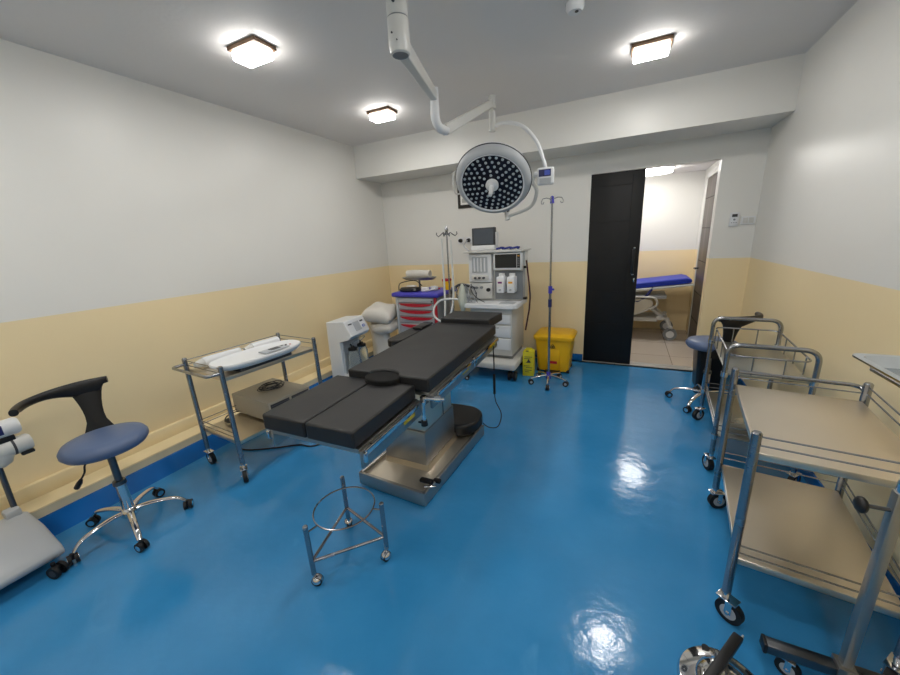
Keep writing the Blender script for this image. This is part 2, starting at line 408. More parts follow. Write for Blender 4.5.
m_ = MB(); m_.cyl(L(*J1, 2.44), L(*J1, 2.32), .027, n=20).tube(smooth([L(*J1, 2.34), L(*J1, 2.27), L(J1[0]+.005, J1[1]+.04, 2.225), L(J1[0]+.015, J1[1]+.12, 2.225)]), .028, n=16)
m_.build('elbow_joint', WHITE, t)
H0 = Vector((-1.035, 3.06, 2.475))
m_ = MB(); beam(m_, L(J1[0]+.01, J1[1]+.1, 2.225), L(H0.x, H0.y-.03, H0.z+.06), .05, .065, .04, .05); m_.build('spring_arm', OFFW, t, bevel=.006)
m_ = MB(); m_.cyl(L(H0.x, H0.y, H0.z+.12), L(H0.x, H0.y, H0.z+.03), .032, n=18); m_.build('arm_knuckle', OFFW, t)
m_ = MB(); m_.cyl(L(H0.x, H0.y, H0.z+.015), L(H0.x, H0.y, H0.z-.13), .026, n=18).cyl(L(H0.x, H0.y, H0.z+.04), L(H0.x, H0.y, H0.z), .014); m_.build('swivel_stub', OFFW, t)
# head pose
hc = Vector((-.997, 2.94, 1.965)); nrm = Vector((.14, -.9, -.82)).normalized()
def HL(v): v = Vector(v); return (v.x+.965, v.y-1.605, v.z-HC)
fx, ux, rx = Vector(f), Vector(u2), Vector(r2)
def at(px, py, dep):    # a point seen in the given direction at the given distance
    return Vector((0, 0, 1.52)) + dep*(fx + rx*(px-450)/_F - ux*(py-337.5)/_F)
BX = Vector((-.60, 3.03, 1.957))
yk = smooth([Vector((H0.x, H0.y, H0.z-.10)), Vector((-.93, 3.06, 2.39)), Vector((-.79, 3.05, 2.34)), Vector((-.68, 3.04, 2.22)), Vector((-.62, 3.03, 2.08)), BX+Vector((0, 0, .05))], 8)
MB().tube([HL(p) for p in yk], .014, n=12).build('upper_yoke', WHITE, t)
cb = MB(); cb.m(WHITE).box((0, 0, 0), (.125, .05, .125), bevel=.015, seg=3).m(NAVY).box((-.005, -.026, .022), (.09, .004, .05)).m(LGREY).box((-.002, -.026, -.035), (.085, .004, .04)).m(mat('lit_blue_display', (70, 90, 190), .3)).box((.012, -.029, .022), (.04, .002, .034)).m(WHITE).cyl((-.085, 0, .02), (-.05, 0, .02), .02)
cb.build('control_box', WHITE, t, loc=HL(BX), rz=.12)
# head frame
Rz = nrm.to_track_quat('Z', 'Y').to_matrix().to_4x4()
hd = MB(); hd.m(WHITE)
hd.lathe([(0, -.085), (.12, -.08), (.24, -.055), (.292, -.03), (.302, 0)], n=64, rot=Rz)
hd.m(DGREY).lathe([(.302, 0), (.306, .004), (.300, .010)], n=64, rot=Rz)
hd.m(LGREY).lathe([(.300, .010), (.290, .040), (.272, .062), (.252, .066)], n=64, rot=Rz)
hd.m(WHITE).lathe([(.252, .066), (.243, .064), (.240, .058)], n=64, rot=Rz)
head = hd.build('lamp_head', WHITE, t, loc=HL(hc))
MB().lathe([(.241, .056), (0, .056)], n=48, rot=Rz).build('led_panel', DISC, head)
lens0 = None
for ring, (rr, cnt) in enumerate(((.078, 8), (.114, 14), (.150, 19), (.186, 24), (.222, 29))):
    for j in range(cnt):
        a_ = 2*PI*(j+.5*(ring % 2))/cnt
        p = Rz @ Vector((rr*math.cos(a_), rr*math.sin(a_), .0575))
        if lens0 is None:
            lens0 = MB().lathe([(.0115, 0), (.0105, .003), (.006, .0045), (0, .005)], n=10, rot=Rz).build('led_lens', LENS, head, loc=p)
        else:
            c = lens0.copy(); COL.objects.link(c); c.parent = head; c.location = p
hh = MB().lathe([(.05, .056), (.052, .075), (.046, .085), (.026, .09), (.02, .095), (.017, .13), (.015, .19), (0, .193)], n=24, rot=Rz); hh.build('sterile_handle', WHITE, head)
# lower yoke from control box to pivot at bottom of the head
side = Rz @ Vector((0, 0, 1))
bot = hc + Vector((.05, .22, -.272))
yk2 = smooth([BX+Vector((-.085, 0, .02)), BX+Vector((-.10, 0, -.03)), hc+Vector((.32, .13, -.11)), hc+Vector((.25, .20, -.215)), bot], 8)
MB().tube([HL(p) for p in yk2], .014, n=12).build('lower_yoke', OFFW, t)
m_ = MB(); m_.m(OFFW).cyl(HL(bot+Vector((.0, 0, -.03))), HL(bot+Vector((-.01, .01, .04))), .022).m(DGREY).box(HL(bot+Vector((-.015, .01, .05))), (.05, .04, .03))
m_.build('head_pivot', OFFW, t)
gl = MB(); sidev = Vector((-1, 0, .12)).normalized()
e1 = hc+Vector((-.29, .01, .11)); e2 = hc+Vector((-.275, .0, -.07))
gl.tube([HL(p) for p in smooth([e1, e1+Vector((-.045, -.02, -.02)), hc+Vector((-.345, -.015, .02)), e2+Vector((-.05, -.02, .0)), e2], 5)], .007, n=8); gl.build('side_handle', OFFW, t)

# ------------------------------------------------------------------ wall fittings
t = thing('framed_picture', 'dark framed picture on the back wall behind the surgical light', 'picture', (-1.80, YB, 2.05))
MB().box((0, -.012, 0), (.34, .022, .30), bevel=.004).build('frame', mat('dark_frame', (42, 38, 34), .4), t)
pc = MB(); pc.m(mat('print_grey', (176, 178, 172), .3)).box((0, -.0245, 0), (.26, .003, .22))
pc.m(mat('print_dark', (90, 96, 92), .4)).box((-.03, -.027, -.06), (.16, .002, .05)).box((.04, -.027, .04), (.12, .002, .06))
pc.build('print', PAPER, t)
for i, x in enumerate((-1.958, -1.845)):
    q = thing('gas_outlet', ('black round gas outlet on the back wall, the one farther from the monitor', 'black round gas outlet on the back wall right beside the monitor')[i], 'gas outlet', (x, YB, 1.505), 0, 'wall gas outlets')
    MB().prism(rrect(.085, .085, .02), -.006, 0, Matrix.Rotation(PI/2, 4, 'X')).build('wall_plate', WHITE, q, loc=(0, -.006, 0))
    MB().cyl((0, -.006, 0), (0, -.04, 0), .026, .022, n=20).cyl((0, -.04, 0), (0, -.055, 0), .012).build('socket', BLACK, q)
q = thing('thermostat', 'small white wall controller with a display beside the doorway', 'thermostat', (.912, YB, 1.568))
MB().box((0, -.01, 0), (.07, .02, .125), bevel=.004).build('body', WHITE, q)
MB().box((0, -.021, .035), (.042, .002, .026)).build('display', DGREY, q)
b_ = MB().m(MGREY).cyl((0, -.019, -.002), (0, -.024, -.002), .009)
for i in range(3): b_.box((-.018+.018*i, -.021, -.03), (.009, .002, .006))
b_.build('buttons', MGREY, q)
q = thing('light_switch', 'blank white double switch plate right of the wall controller', 'switch', (1.022, YB, 1.552))
MB().box((0, -.005, 0), (.11, .01, .075), bevel=.004).build('switch_plate', WHITE, q)
for x in (-.022, .022): MB().box((x, -.012, 0), (.038, .006, .05), bevel=.002).build('rocker', OFFW, q)

# ------------------------------------------------------------------ casters
def caster(parent, x, y, R=.05, ztop=.13, style='steel', ang=0, wname='wheel'):
    """mount + fork as the caster part, the wheel as its sub-part"""
    ca_, sa_ = math.cos(ang), math.sin(ang)
    def T(px, py, z): return (x+px*ca_-py*sa_, y+px*sa_+py*ca_, z)
    off = R*.45
    m = MB()
    if style == 'hood':
        m.m(CHROME).ball(T(off, 0, R*1.15), R*1.05, (1, 1, .9)).cyl(T(0, 0, R), T(0, 0, ztop), .008)
        p = m.build('caster', CHROME, parent)
        wm = MB().m(RUBBER).cyl(T(off, -R*.55, R), T(off, R*.55, R), R, n=20)
    elif style == 'twin':
        m.m(BLACK).box(T(off*.6, 0, R*1.25), (R*1.1, R*.7, R*1.1), rz=ang, bevel=R*.2).cyl(T(0, 0, R*1.3), T(0, 0, ztop), .009)
        p = m.build('caster', BLACK, parent)
        wm = MB().m(RUBBER)
        for sgn in (-1, 1):
            wm.m(RUBBER).cyl(T(off, sgn*R*.35, R), T(off, sgn*R*.8, R), R, n=22).m(DGREY).cyl(T(off, sgn*R*.8, R), T(off, sgn*R*.83, R), R*.55, n=18)
    else:
        m.m(CHROME).cyl(T(0, 0, R*2.15), T(0, 0, ztop), .012)
        m.box(T(off*.45, 0, R*2.12), (R*1.5, R*.95, .006), rz=ang, bevel=.002)
        for sgn in (-1, 1):
            m.box(T(off, sgn*R*.38, R*1.55), (R*.5, .0035, R*1.25), rz=ang)
        m.cyl(T(off, -R*.5, R), T(off, R*.5, R), R*.15)
        p = m.build('caster', CHROME, parent)
        wm = MB().m(RUBBER).cyl(T(off, -R*.27, R), T(off, R*.27, R), R, n=26).m(LGREY).cyl(T(off, -R*.3, R), T(off, R*.3, R), R*.6, n=20)
    wm.build(wname, RUBBER, p)
    return p

# ------------------------------------------------------------------ flat-rail instrument trolley
def trolley(label, loc, rz, W, LN, H, angs):
    t = thing('instrument_trolley', label, 'trolley', loc, rz)
    hx, hy = W/2, LN/2
    for i, (sx, sy) in enumerate(((-1, -1), (1, -1), (-1, 1), (1, 1))):
        MB().cyl((sx*hx, sy*hy, .125), (sx*hx, sy*hy, H-.006), .0155, n=18).lathe([(.0155, H-.006), (.011, H), (0, H)], (sx*hx, sy*hy, 0), n=18).build('post', TUBE, t)
        caster(t, sx*hx, sy*hy, .047, .13, ang=angs[i])
    for zt, nm in ((H-.085, 'top_shelf'), (.285, 'lower_shelf')):
        s_ = MB(); s_.box((0, 0, zt-.002), (W-.025, LN-.025, .004))
        for sx in (-1, 1): s_.box((sx*(hx-.013), 0, zt-.012), (.008, LN-.03, .026), bevel=.002)
        for sy in (-1, 1): s_.box((0, sy*(hy-.013), zt-.012), (W-.03, .008, .026), bevel=.002)
        s_.build(nm, SHEET, t)
        for dz in (.035, .068):       # rails on three sides, the long side facing the room is open
            g_ = MB()
            g_.cyl((-hx, -hy, zt+dz), (-hx, hy, zt+dz), .0032, n=8)
            g_.cyl((-hx, hy, zt+dz), (hx, hy, zt+dz), .0032, n=8)
            g_.cyl((-hx, -hy, zt+dz), (hx, -hy, zt+dz), .0032, n=8)
            g_.build('guard_rail', TUBE, t)
    hz = H-.045
    MB().tube(fillet([(-hx, -hy, hz), (-hx, -hy-.085, hz), (hx, -hy-.085, hz), (hx, -hy, hz)], .07), .0095, n=12).build('push_handle', TUBE, t)
    return t
trolley('steel trolley by the left wall holding the baby scale', (-2.455, 1.645, 0), math.radians(-4.4), .455, .72, .83, (.0, -.5, 2.0, 1.2))
trolley('large empty two-shelf steel trolley in the right foreground', (.717, 1.745, 0), math.radians(180-7), .455, .69, .83, (2.9, 3.6, 1.0, 2.6))

# hoop-ended trolley
t = thing('hoop_trolley', 'steel trolley with round hoop ends behind the foreground trolley', 'trolley', (.80, 2.84, 0), math.radians(-4.5))
hw, hl = .195, .375
for sy in (-1, 1):
    MB().tube(fillet([(-hw, sy*hl, .125), (-hw, sy*hl, .85), (hw, sy*hl, .85), (hw, sy*hl, .125)], .065, 8), .0135, n=14).build('hoop_leg', TUBE, t)
    for sx in (-1, 1): caster(t, sx*hw, sy*hl, .047, .13, ang=random.uniform(0, 6))
for zt, nm in ((.665, 'top_shelf'), (.25, 'lower_shelf')):
    s_ = MB().box((0, 0, zt), (2*hw-.02, 2*hl-.02, .012), bevel=.003)
    s_.build(nm, mat('steel_sheet_pale', (172, 172, 166), .3, 1, noise=.05, scale=5), t)
    g_ = MB()
    if nm == 'top_shelf':
        g_.tube([Vector((x, y, zt+.115)) for x, y in rrect(2*hw-.03, 2*hl-.03, .05, 5)], .005, n=8, closed=True)
        for sx in (-1, 1):
            for yy in (-.25, -.05, .15, .3): g_.cyl((sx*(hw-.015), yy, zt), (sx*(hw-.015), yy, zt+.115), .004, n=8)
        for sy in (-1, 1):
            for xx in (-.07, .07): g_.cyl((xx, sy*(hl-.015), zt), (xx, sy*(hl-.015), zt+.115), .004, n=8)
    else:
        for dz in (.04, .075):
            g_.tube([Vector((x, y, zt+dz)) for x, y in rrect(2*hw-.01, 2*hl-.01, .02, 3)], .0035, n=8, closed=True)
    g_.build('guard_rail', TUBE, t)
    for sx in (-1, 1):
        for sy in (-1, 1): MB().cyl((sx*hw, sy*hl, zt-.015), (sx*hw, sy*hl, zt+.015), .018, n=14).build('shelf_collar', CHROME, t)

# ------------------------------------------------------------------ things on the left trolley
t = thing('baby_scale', 'white oval baby scale with small display on the left trolley', 'scale', (-2.325, 1.59, .748), math.radians(-3))
sc = MB()
prof = []
def oval(w_, h_, z, n=40, e=2.8):
    o = []
    for i in range(n):
        a_ = 2*PI*i/n; c_, s_ = math.cos(a_), math.sin(a_)
        o.append(Vector((w_/2*math.copysign(abs(c_)**(2/e), c_), h_/2*math.copysign(abs(s_)**(2/e), s_), z)))
    return o
def loft(mb, loops, cap=True):
    R_ = [[mb.bm.verts.new(p) for p in lp] for lp in loops]; n = len(R_[0]); fs = []
    for A, B in zip(R_, R_[1:]):
        for j in range(n): fs.append(mb.bm.faces.new((A[j], A[(j+1) % n], B[(j+1) % n], B[j])))
    if cap: fs.append(mb.bm.faces.new(R_[0][::-1])); fs.append(mb.bm.faces.new(R_[-1]))
    mb._fin(fs)
loft(sc, [oval(.20, .50, .022), oval(.25, .57, .03), oval(.29, .64, .055), oval(.295, .645, .068), oval(.285, .635, .075), oval(.24, .59, .066), oval(.2, .5, .064)])
sc.build('tray', WHITE, t, angle=60)
MB().box((0, 0, .011), (.18, .40, .024), bevel=.006).build('scale_base', DGREY, t)
dsp = MB(); dsp.m(LGREY).box((.055, .09, .0735), (.085, .2, .008), bevel=.003).m(DGREY).box((.055, .09, .079), (.045, .075, .003)); dsp.build('display', LGREY, t)
bt = MB()
for i in range(4): bt.m(RED if i == 3 else DGREY).box((.055+(.012 if i % 2 else -.012), .16+.018*i, .078), (.012, .012, .004), bevel=.001)
bt.build('buttons', DGREY, t)
def roll(y0, y1, x, R, lbl, loc_rz=0):
    q = thing('paper_roll', lbl, 'roll', (-2.60, 1.64, .748), math.radians(-4), 'wrapped white rolls')
    MB().cyl((x, y0, R), (x, y1, R), R, n=20).build('wrapped_sheet', WHITE, q)
    m = MB().cyl((x, y0-.055, R*.9), (x, y0, R), R*.55, R*.9, n=16); m.build('twisted_end', OFFW, q)
roll(-.27, -.01, .0, .036, 'white wrapped roll behind the baby scale, nearer end')
roll(.085, .31, .0, .038, 'white wrapped roll behind the baby scale, farther end')
t = thing('power_unit', 'low beige steel power unit with two dark vent panels on the lower trolley shelf', 'power unit', (-2.475, 1.73, .289), math.radians(-4))
MB().box((0, 0, .085), (.47, .36, .15), bevel=.006).build('housing', mat('beige_grey_enamel', (168, 160, 144), .45), t)
for y in (-.088, .088):
    pnl = MB().box((.236, y, .085), (.006, .155, .115), bevel=.002); pnl = pnl.build('vent_panel', DGREY, t)
    sl = MB()
    for i in range(6): sl.box((.240, y, .04+.018*i), (.003, .14, .004))
    sl.build('louvre', mat('louvre_grey', (84, 84, 92), .5), pnl)
MB().box((0, 0, .005), (.34, .30, .012)).build('foot_frame', BLACK, t)
MB().cyl((.2, .16, .0), (.2, .16, .03), .012).build('foot', BLACK, t)
cpts = []
for i in range(90):
    a_ = i*.42; rr = .07+.02*math.sin(i*.31)+.01*math.sin(i*1.1)
    cpts.append(Vector((.01+rr*.85*math.cos(a_), .02+rr*1.1*math.sin(a_), .004+.0005*i*.6)))
q = MB().tube(smooth(cpts, 2), .0032, n=6).build('coiled_cable', mat('dark_grey_cable', (58, 60, 64), .5), loc=(-2.50, 1.73, .452)); tag(q, 'thin dark cable coiled on top of the beige power unit', 'cable')
q = MB(); q.m(CORDM).tube(smooth([(-2.665, 1.56, .31), (-2.675, 1.50, .315), (-2.66, 1.45, .305), (-2.62, 1.42, .300)], 6), .0045, n=8).ball((-2.575, 1.43, .313), .028, (1.5, 1, .6))
tag(q.build('power_plug_cable', CORDM), 'short black cable with plug on the lower trolley shelf', 'cable')
q = MB().tube(smooth([(-2.78, 1.62, .007), (-2.70, 1.52, .007), (-2.58, 1.52, .007), (-2.40, 1.62, .007), (-2.25, 1.72, .007), (-2.13, 1.75, .007), (-2.05, 1.92, .007), (-2.10, 2.15, .007), (-2.35, 2.3, .007), (-2.6, 2.3, .007)], 8), .006, n=8).build('floor_cable', CORDM)
tag(q, 'black power cable lying on the blue floor under the left trolley', 'cable')

# ------------------------------------------------------------------ stools
def stool(label, loc, rz, seat_ang, stem_ang, flare=.035, lever=True):
    t = thing('swivel_stool', label, 'stool', loc, rz)
    s_ = MB().lathe([(0, .52), (.13, .52), (.17, .528), (.184, .548), (.184, .565), (.172, .585), (.13, .597), (0, .601)], n=48)
    s_.build('seat', BLUEVIN, t, angle=60)
    MB().cyl((0, 0, .10), (0, 0, .30), .028, .025, n=20).build('gas_lift_sleeve', CHROME, t)
    MB().cyl((0, 0, .30), (0, 0, .51), .017, n=18).cyl((0, 0, .292), (0, 0, .315), .031, .029, n=20).cyl((0, 0, .50), (0, 0, .521), .06, .08, n=20).build('gas_lift', DARKST, t)
    MB().lathe([(0, .075), (.03, .075), (.042, .09), (.042, .12), (.03, .135), (.0, .137)], n=24).build('hub', CHROME, t)
    for i in range(5):
        a_ = seat_ang+2*PI*i/5; c_, s2 = math.cos(a_), math.sin(a_)
        pts = smooth([(.02*c_, .02*s2, .112), (.10*c_, .10*s2, .118), (.21*c_, .21*s2, .098), (.255*c_, .255*s2, .060)], 5)
        k = len(pts)
        m = MB()
        rings = []
        for j, p in enumerate(pts):
            tt = j/(k-1); wd = .019-.006*tt; hh_ = .012-.004*tt
            nx = Vector((-s2, c_, 0)); up = Vector((0, 0, 1))
            tg = (pts[min(j+1, k-1)]-pts[max(j-1, 0)]).normalized(); up = nx.cross(tg) if nx.cross(tg).z > 0 else tg.cross(nx)
            rings.append([p+nx*wd*math.cos(2*PI*q_/10)+up*hh_*math.sin(2*PI*q_/10) for q_ in range(10)])
        loft(m, rings)
        lg = m.build('star_leg', CHROME, t, angle=60)
        # twin wheel
        wm = MB(); R = .027; ct = Vector((.265*c_, .265*s2, R)); ax = Vector((-s2, c_, 0)); ax = (Matrix.Rotation(.5+i, 3, 'Z') @ ax)
        for sg in (-1, 1):
            wm.m(RUBBER).cyl(ct+ax*sg*.006, ct+ax*sg*.021, R, n=20).m(CHROME).cyl(ct+ax*sg*.021, ct+ax*sg*.0225, R*.62, n=18)
        wm.m(BLACK).cyl(ct, ct+Vector((0, 0, .03)), .010)
        wm.build('wheel', RUBBER, lg)
    # backrest : hourglass stem + curved arm band
    b_ = MB(); RB = .285
    n = 22; a0, a1 = stem_ang-math.radians(20), stem_ang+math.radians(78)
    loops = []
    for j in range(n+1):
        tt = j/n; a_ = a0+(a1-a0)*tt
        rel = math.degrees(a_-stem_ang)
        # band height profile
        top = .842+.012*math.cos(math.radians(rel)) ; h_ = .042 + .052*math.exp(-(rel/22)**2)
        if tt < .08: h_ *= .6
        if tt > .9: h_ = .036
        th = .017 if tt > .06 else .01
        rr = RB-.02*max(0, (tt-.75))*4*.8
        c_ = Vector((math.cos(a_), math.sin(a_), 0)); ctr = c_*rr + Vector((0, 0, top-h_/2))
        loops.append([ctr + c_*th*math.copysign(abs(math.cos(q_*PI/6))**.8, math.cos(q_*PI/6)) + Vector((0, 0, h_/2*math.sin(q_*PI/6))) for q_ in range(12)])
    loft(b_, loops)
    st = []
    for j in range(9):
        tt = j/8
        z = .50+.30*tt; rr = .215+(RB-.215)*tt
        wd = .040 + .030*(abs(tt-.45)/.55)**2 + (flare*max(0, .4-tt)/.4)
        c_ = Vector((math.cos(stem_ang), math.sin(stem_ang), 0)); s2 = Vector((-math.sin(stem_ang), math.cos(stem_ang), 0))
        ctr = c_*rr+Vector((0, 0, z))
        st.append([ctr+s2*wd*math.cos(q_*PI/6)+c_*.011*math.sin(q_*PI/6) for q_ in range(12)])
    loft(b_, st)
    b_.build('backrest', BLACK, t, angle=60)
    if lever:
        lv = MB().tube(smooth([(.04, -.05, .50), (.0, -.10, .485), (-.005, -.115, .44), (-.045, -.13, .39)], 5), .0045, n=8)
        lv.tube([(-.040, -.128, .395), (-.055, -.134, .375), (-.08, -.143, .345)], .012, rads=[.008, .013, .013], n=10)
        lv.build('height_lever', BLACK, t)
    return t
stool('blue-seated swivel stool with black backrest beside the left wall', (-2.49, .725, 0), 0, math.radians(-16), math.radians(165))
stool('blue-seated swivel stool half hidden beside the doorway', (.705, 3.55, 0), 0, math.radians(165), math.radians(-78), flare=.075, lever=False)

# black waste bin behind the far stool
t = thing('waste_bin', 'plain black waste bin standing behind the far stool', 'bin', (.80, 4.03, 0))
def tapered(mb, w0, d0, w1, d1, z0, z1, rad=.03):
    loft(mb, [[Vector((x, y, z0)) for x, y in rrect(w0, d0, rad)], [Vector((x, y, z1)) for x, y in rrect(w1, d1, rad)]])
m = MB(); tapered(m, .20, .24, .25, .29, 0, .40); m.build('bin_body', VINYL2, t)
m = MB(); tapered(m, .265, .305, .255, .295, .40, .425); m.build('bin_rim', BLACK, t)

# ------------------------------------------------------------------ operating table
t = thing('operating_table', 'black padded operating table on a stainless steel column base', 'operating table', (-1.165, 1.985, 0), math.radians(1.6))
def OL(x, y, z): return (x+1.13, y-1.9, z)
def pad(name, poly, z0, z1, loc=(0, 0, 0), m=VINYL, bev=.016, tilt=0, par=None):
    mb = MB(); mb.prism(poly, z0, z1)
    if tilt: bmesh.ops.rotate(mb.bm, cent=(0, tilt[0], z0), matrix=Matrix.Rotation(tilt[1], 3, 'X'), verts=mb.bm.verts[:])
    o = mb.build(name, m, par or t, loc=loc, bevel=bev); return o
def rect(x0, x1, y0, y1): return [(x0, y0), (x1, y0), (x1, y1), (x0, y1)]
# base
BZ = -.075; BL = (-.028, -.042, 0)
MB().box((0, 0, .045), (.49, .87, .07), bevel=.004).build('base_plate', SHEET, t, loc=BL, rz=BZ)
m = MB()
m.box((0, -.430, .06), (.505, .02, .085), bevel=.003)
m.box((.242, 0, .06), (.022, .875, .085), bevel=.003).box((-.242, 0, .06), (.022, .875, .085), bevel=.003)
m.build('base_rim', STEEL, t, loc=BL, rz=BZ)
m = MB(); tapered(m, .345, .44, .335, .43, 0, .045, .01); m.build('column_skirt', SHEET, t, loc=OL(-1.19, 1.85, .08), rz=BZ/2)
MB().box((0, 0, 0), (.31, .39, .60), bevel=.008).build('column', SHEET, t, loc=OL(-1.19, 1.84, .38), rz=BZ/2)
MB().box((.156, .06, 0), (.004, .006, .58)).build('column_seam', DARKST, t, loc=OL(-1.19, 1.84, .38), rz=BZ/2)
MB().box((0, 0, 0), (.325, .42, .24), bevel=.008).build('column_sleeve', STEEL, t, loc=OL(-1.19, 1.84, .24), rz=BZ/2)
m = MB(); m.prism(rrect(.46, .36, .15, 8), 0, .095); m.build('base_cover', VINYL2, t, loc=OL(-1.12, 2.24, .085), bevel=.02)
for x, y in ((-1.36, 1.6), (-1.04, 1.58), (-1.34, 2.2), (-1.02, 2.2)): MB().cyl(OL(x, y, 0), OL(x, y, .02), .03).build('foot', BLACK, t)
m = MB(); m.m(BLACK).box(OL(-.975, 1.50, .115), (.09, .035, .022), bevel=.008).box(OL(-.925, 1.54, .10), (.05, .03, .022), bevel=.008).m(CHROME).cyl(OL(-.975, 1.46, .1), OL(-.91, 1.49, .1), .007)
m.build('brake_pedal', BLACK, t)
# table frames: the leg section sits lower and slightly to the side
for nm, x0, x1, y0, y1, z in (('back_frame', -.262, .258, -.46, .74, .735), ('leg_frame', -.335, .192, -.985, -.47, .695)):
    m = MB(); m.box(((x0+x1)/2, (y0+y1)/2, z-.012), (x1-x0-.02, y1-y0, .02))
    for x in (x0, x1): m.box((x, (y0+y1)/2, z-.05), (.016, y1-y0, .085), bevel=.003)
    m.build(nm, STEEL, t)
for x0, x1, y0, y1, zz in ((-.285, .281, -.42, .12, .715), (-.285, .281, .16, .72, .715), (-.358, .215, -.98, -.53, .683)):
    for x in (x0, x1):
        m = MB(); m.box((x, (y0+y1)/2, zz), (.010, y1-y0, .026), bevel=.002)
        for y in (y0+.06, y1-.06): m.cyl((x-.02 if x > 0 else x+.02, y, zz), (x, y, zz), .007)
        m.m(BLACK).box((x, y0-.004, zz-.02), (.014, .016, .045), bevel=.003)
        m.build('side_rail', CHROME, t)
for x, y, zz in ((.2015, -.60, .645), (.2675, .03, .685), (.2675, .62, .685)): MB().box((x, y, zz), (.003, .11, .02)).build('warning_label', LABY, t)
MB().box(OL(-1.14, 1.85, .665), (.32, .5, .07), bevel=.006).build('tilt_head', DARKST, t)
# pads
zt = .825
U = [(-.268, -.485), (-.115, -.485)]
for i in range(11):
    a_ = PI - PI*i/10; U.append((-.02+.095*math.cos(a_), -.485+.07*math.sin(a_)))
U += [(.264, -.485), (.256, .75), (-.285, .75)]
pad('back_pad', U, zt-.08, zt, bev=.010)
ins = MB(); ins.prism([(.108*math.cos(2*PI*i/32), .074*math.sin(2*PI*i/32)) for i in range(32)], zt-.075, zt-.012); ins.build('perineal_insert', mat('matte_black_foam', (2, 2, 2), .9), t, loc=(-.02, -.492, 0), bevel=.008)
for x0, x1 in ((-.347, -.085), (-.079, .183)):
    pad('leg_pad', rect(x0, x1, -1.01, -.488), zt-.12, zt-.04, bev=.010)
pad('head_pad', [(-.26, .765), (.19, .765), (.215, 1.09), (-.26, 1.09)], zt-.04, zt+.035, bev=.010)
MB().box((-.03, .90, .765), (.36, .34, .03)).build('head_frame', STEEL, t)
# armboard on the far-left side
ab = MB(); ab.prism(rrect(.14, .60, .07, 6), .75, .805); ab.build('armboard', VINYL2, t, loc=(-.39, .47, 0), bevel=.015)
m = MB(); m.box((-.33, .62, .715), (.14, .04, .03), bevel=.004).cyl((-.30, .62, .70), (-.30, .62, .66), .012); m.build('armboard_clamp', CHROME, t)
m = MB(); m.m(VINYL2).box((-.37, .64, .815), (.09, .22, .02), bevel=.009); m.build('armboard_strap', VINYL2, t)
# clamp with hanging knob
m = MB(); m.m(CHROME).box((.225, -.475, .70), (.03, .05, .05), bevel=.005).cyl((.225, -.49, .712), (.335, -.455, .705), .011).cyl((.285, -.47, .708), (.315, -.46, .706), .019).cyl((.235, -.51, .70), (.235, -.51, .585), .010)
m.build('rail_clamp', CHROME, t)
MB().cyl((.235, -.51, .595), (.235, -.51, .565), .016, .019).box((.215, -.51, .578), (.035, .01, .01), bevel=.003).build('clamp_knob', BLACK, t)
m = MB().cyl((.27, .14, .715), (.30, .14, .715), .014).box((.285, .14, .73), (.02, .03, .03), bevel=.004); m.build('rail_clamp', CHROME, t)
# hand control hanging
q = thing('hand_control', 'black hand control hanging by its cable from the table side', 'remote control', (-.87, 2.50, .0))
m = MB(); m.box((0, 0, .40), (.02, .015, .17), bevel=.005); m.build('handset', BLACK, q)
m = MB().tube(smooth([(0, 0, .52), (0, 0, .62), (-.003, .0, .68), (.0, 0, .715)], 5), .005, n=8)
m.tube(smooth([(0, 0, .32), (.01, 0, .25), (.06, -.02, .16), (.05, -.08, .08), (-.02, -.1, .07), (-.07, -.1, .1)], 6), .004, n=8)
m.build('cable', CORDM, q)

# ------------------------------------------------------------------ bowl stand (three-legged ring stand)
t = thing('basin_stand', 'low three-legged steel ring stand on casters in front of the table', 'basin stand', (-1.16, 1.07, 0))
legs = [(-1.205, .875), (-1.292, 1.21), (-.973, 1.125)]
lp = [Vector((x+1.16, y-1.07, 0)) for x, y in legs]
cen = sum(lp, Vector())/3
for i, p in enumerate(lp):
    MB().cyl(p+Vector((0, 0, .06)), p+Vector((0, 0, .325)), .0115, n=16).lathe([(.0115, .325), (.008, .329), (0, .33)], p, n=16).build('post', TUBE, t)
    caster(t, p.x, p.y, .024, .07, 'hood', ang=i*2.1+.4)
MB().tube([Vector((cen.x+.145*math.cos(2*PI*j/40), cen.y+.145*math.sin(2*PI*j/40), .29)) for j in range(40)], .0038, n=8, closed=True).build('ring', TUBE, t)
m = MB()
for p in lp:
    d_ = (cen-p).normalized(); m.cyl(p+Vector((0, 0, .29)), p+d_*((cen-p).length-.15)+Vector((0, 0, .29)), .004, n=8)
m.build('ring_bracket', TUBE, t)
for i in range(3):
    a_, b_ = lp[i]+Vector((0, 0, .13)), lp[(i+1) % 3]+Vector((0, 0, .13)); MB().cyl(a_, b_, .0075, n=12).build('cross_bar', TUBE, t)

# ------------------------------------------------------------------ suction machine
t = thing('suction_machine', 'white upright suction machine with two glass jars by the left wall', 'suction machine', (-2.67, 2.93, 0), math.radians(4))
m = MB()
prof = [(-.19, .03), (.17, .03), (.17, .13), (-.02, .16), (-.02, .53), (.10, .56), (.14, .60), (.06, .76), (-.17, .745)]
Mx = Matrix(((1, 0, 0, 0), (0, 0, 1, 0), (0, 1, 0, 0), (0, 0, 0, 1)))
m.prism(prof, -.17, .17, Mx); m.build('housing', WHITE, t, bevel=.008)
m = MB(); m.prism([(-.02, .14), (-.02, .54), (-.012, .54), (-.012, .14)], -.13, .13, Mx); m.build('jar_bay', LGREY, t)
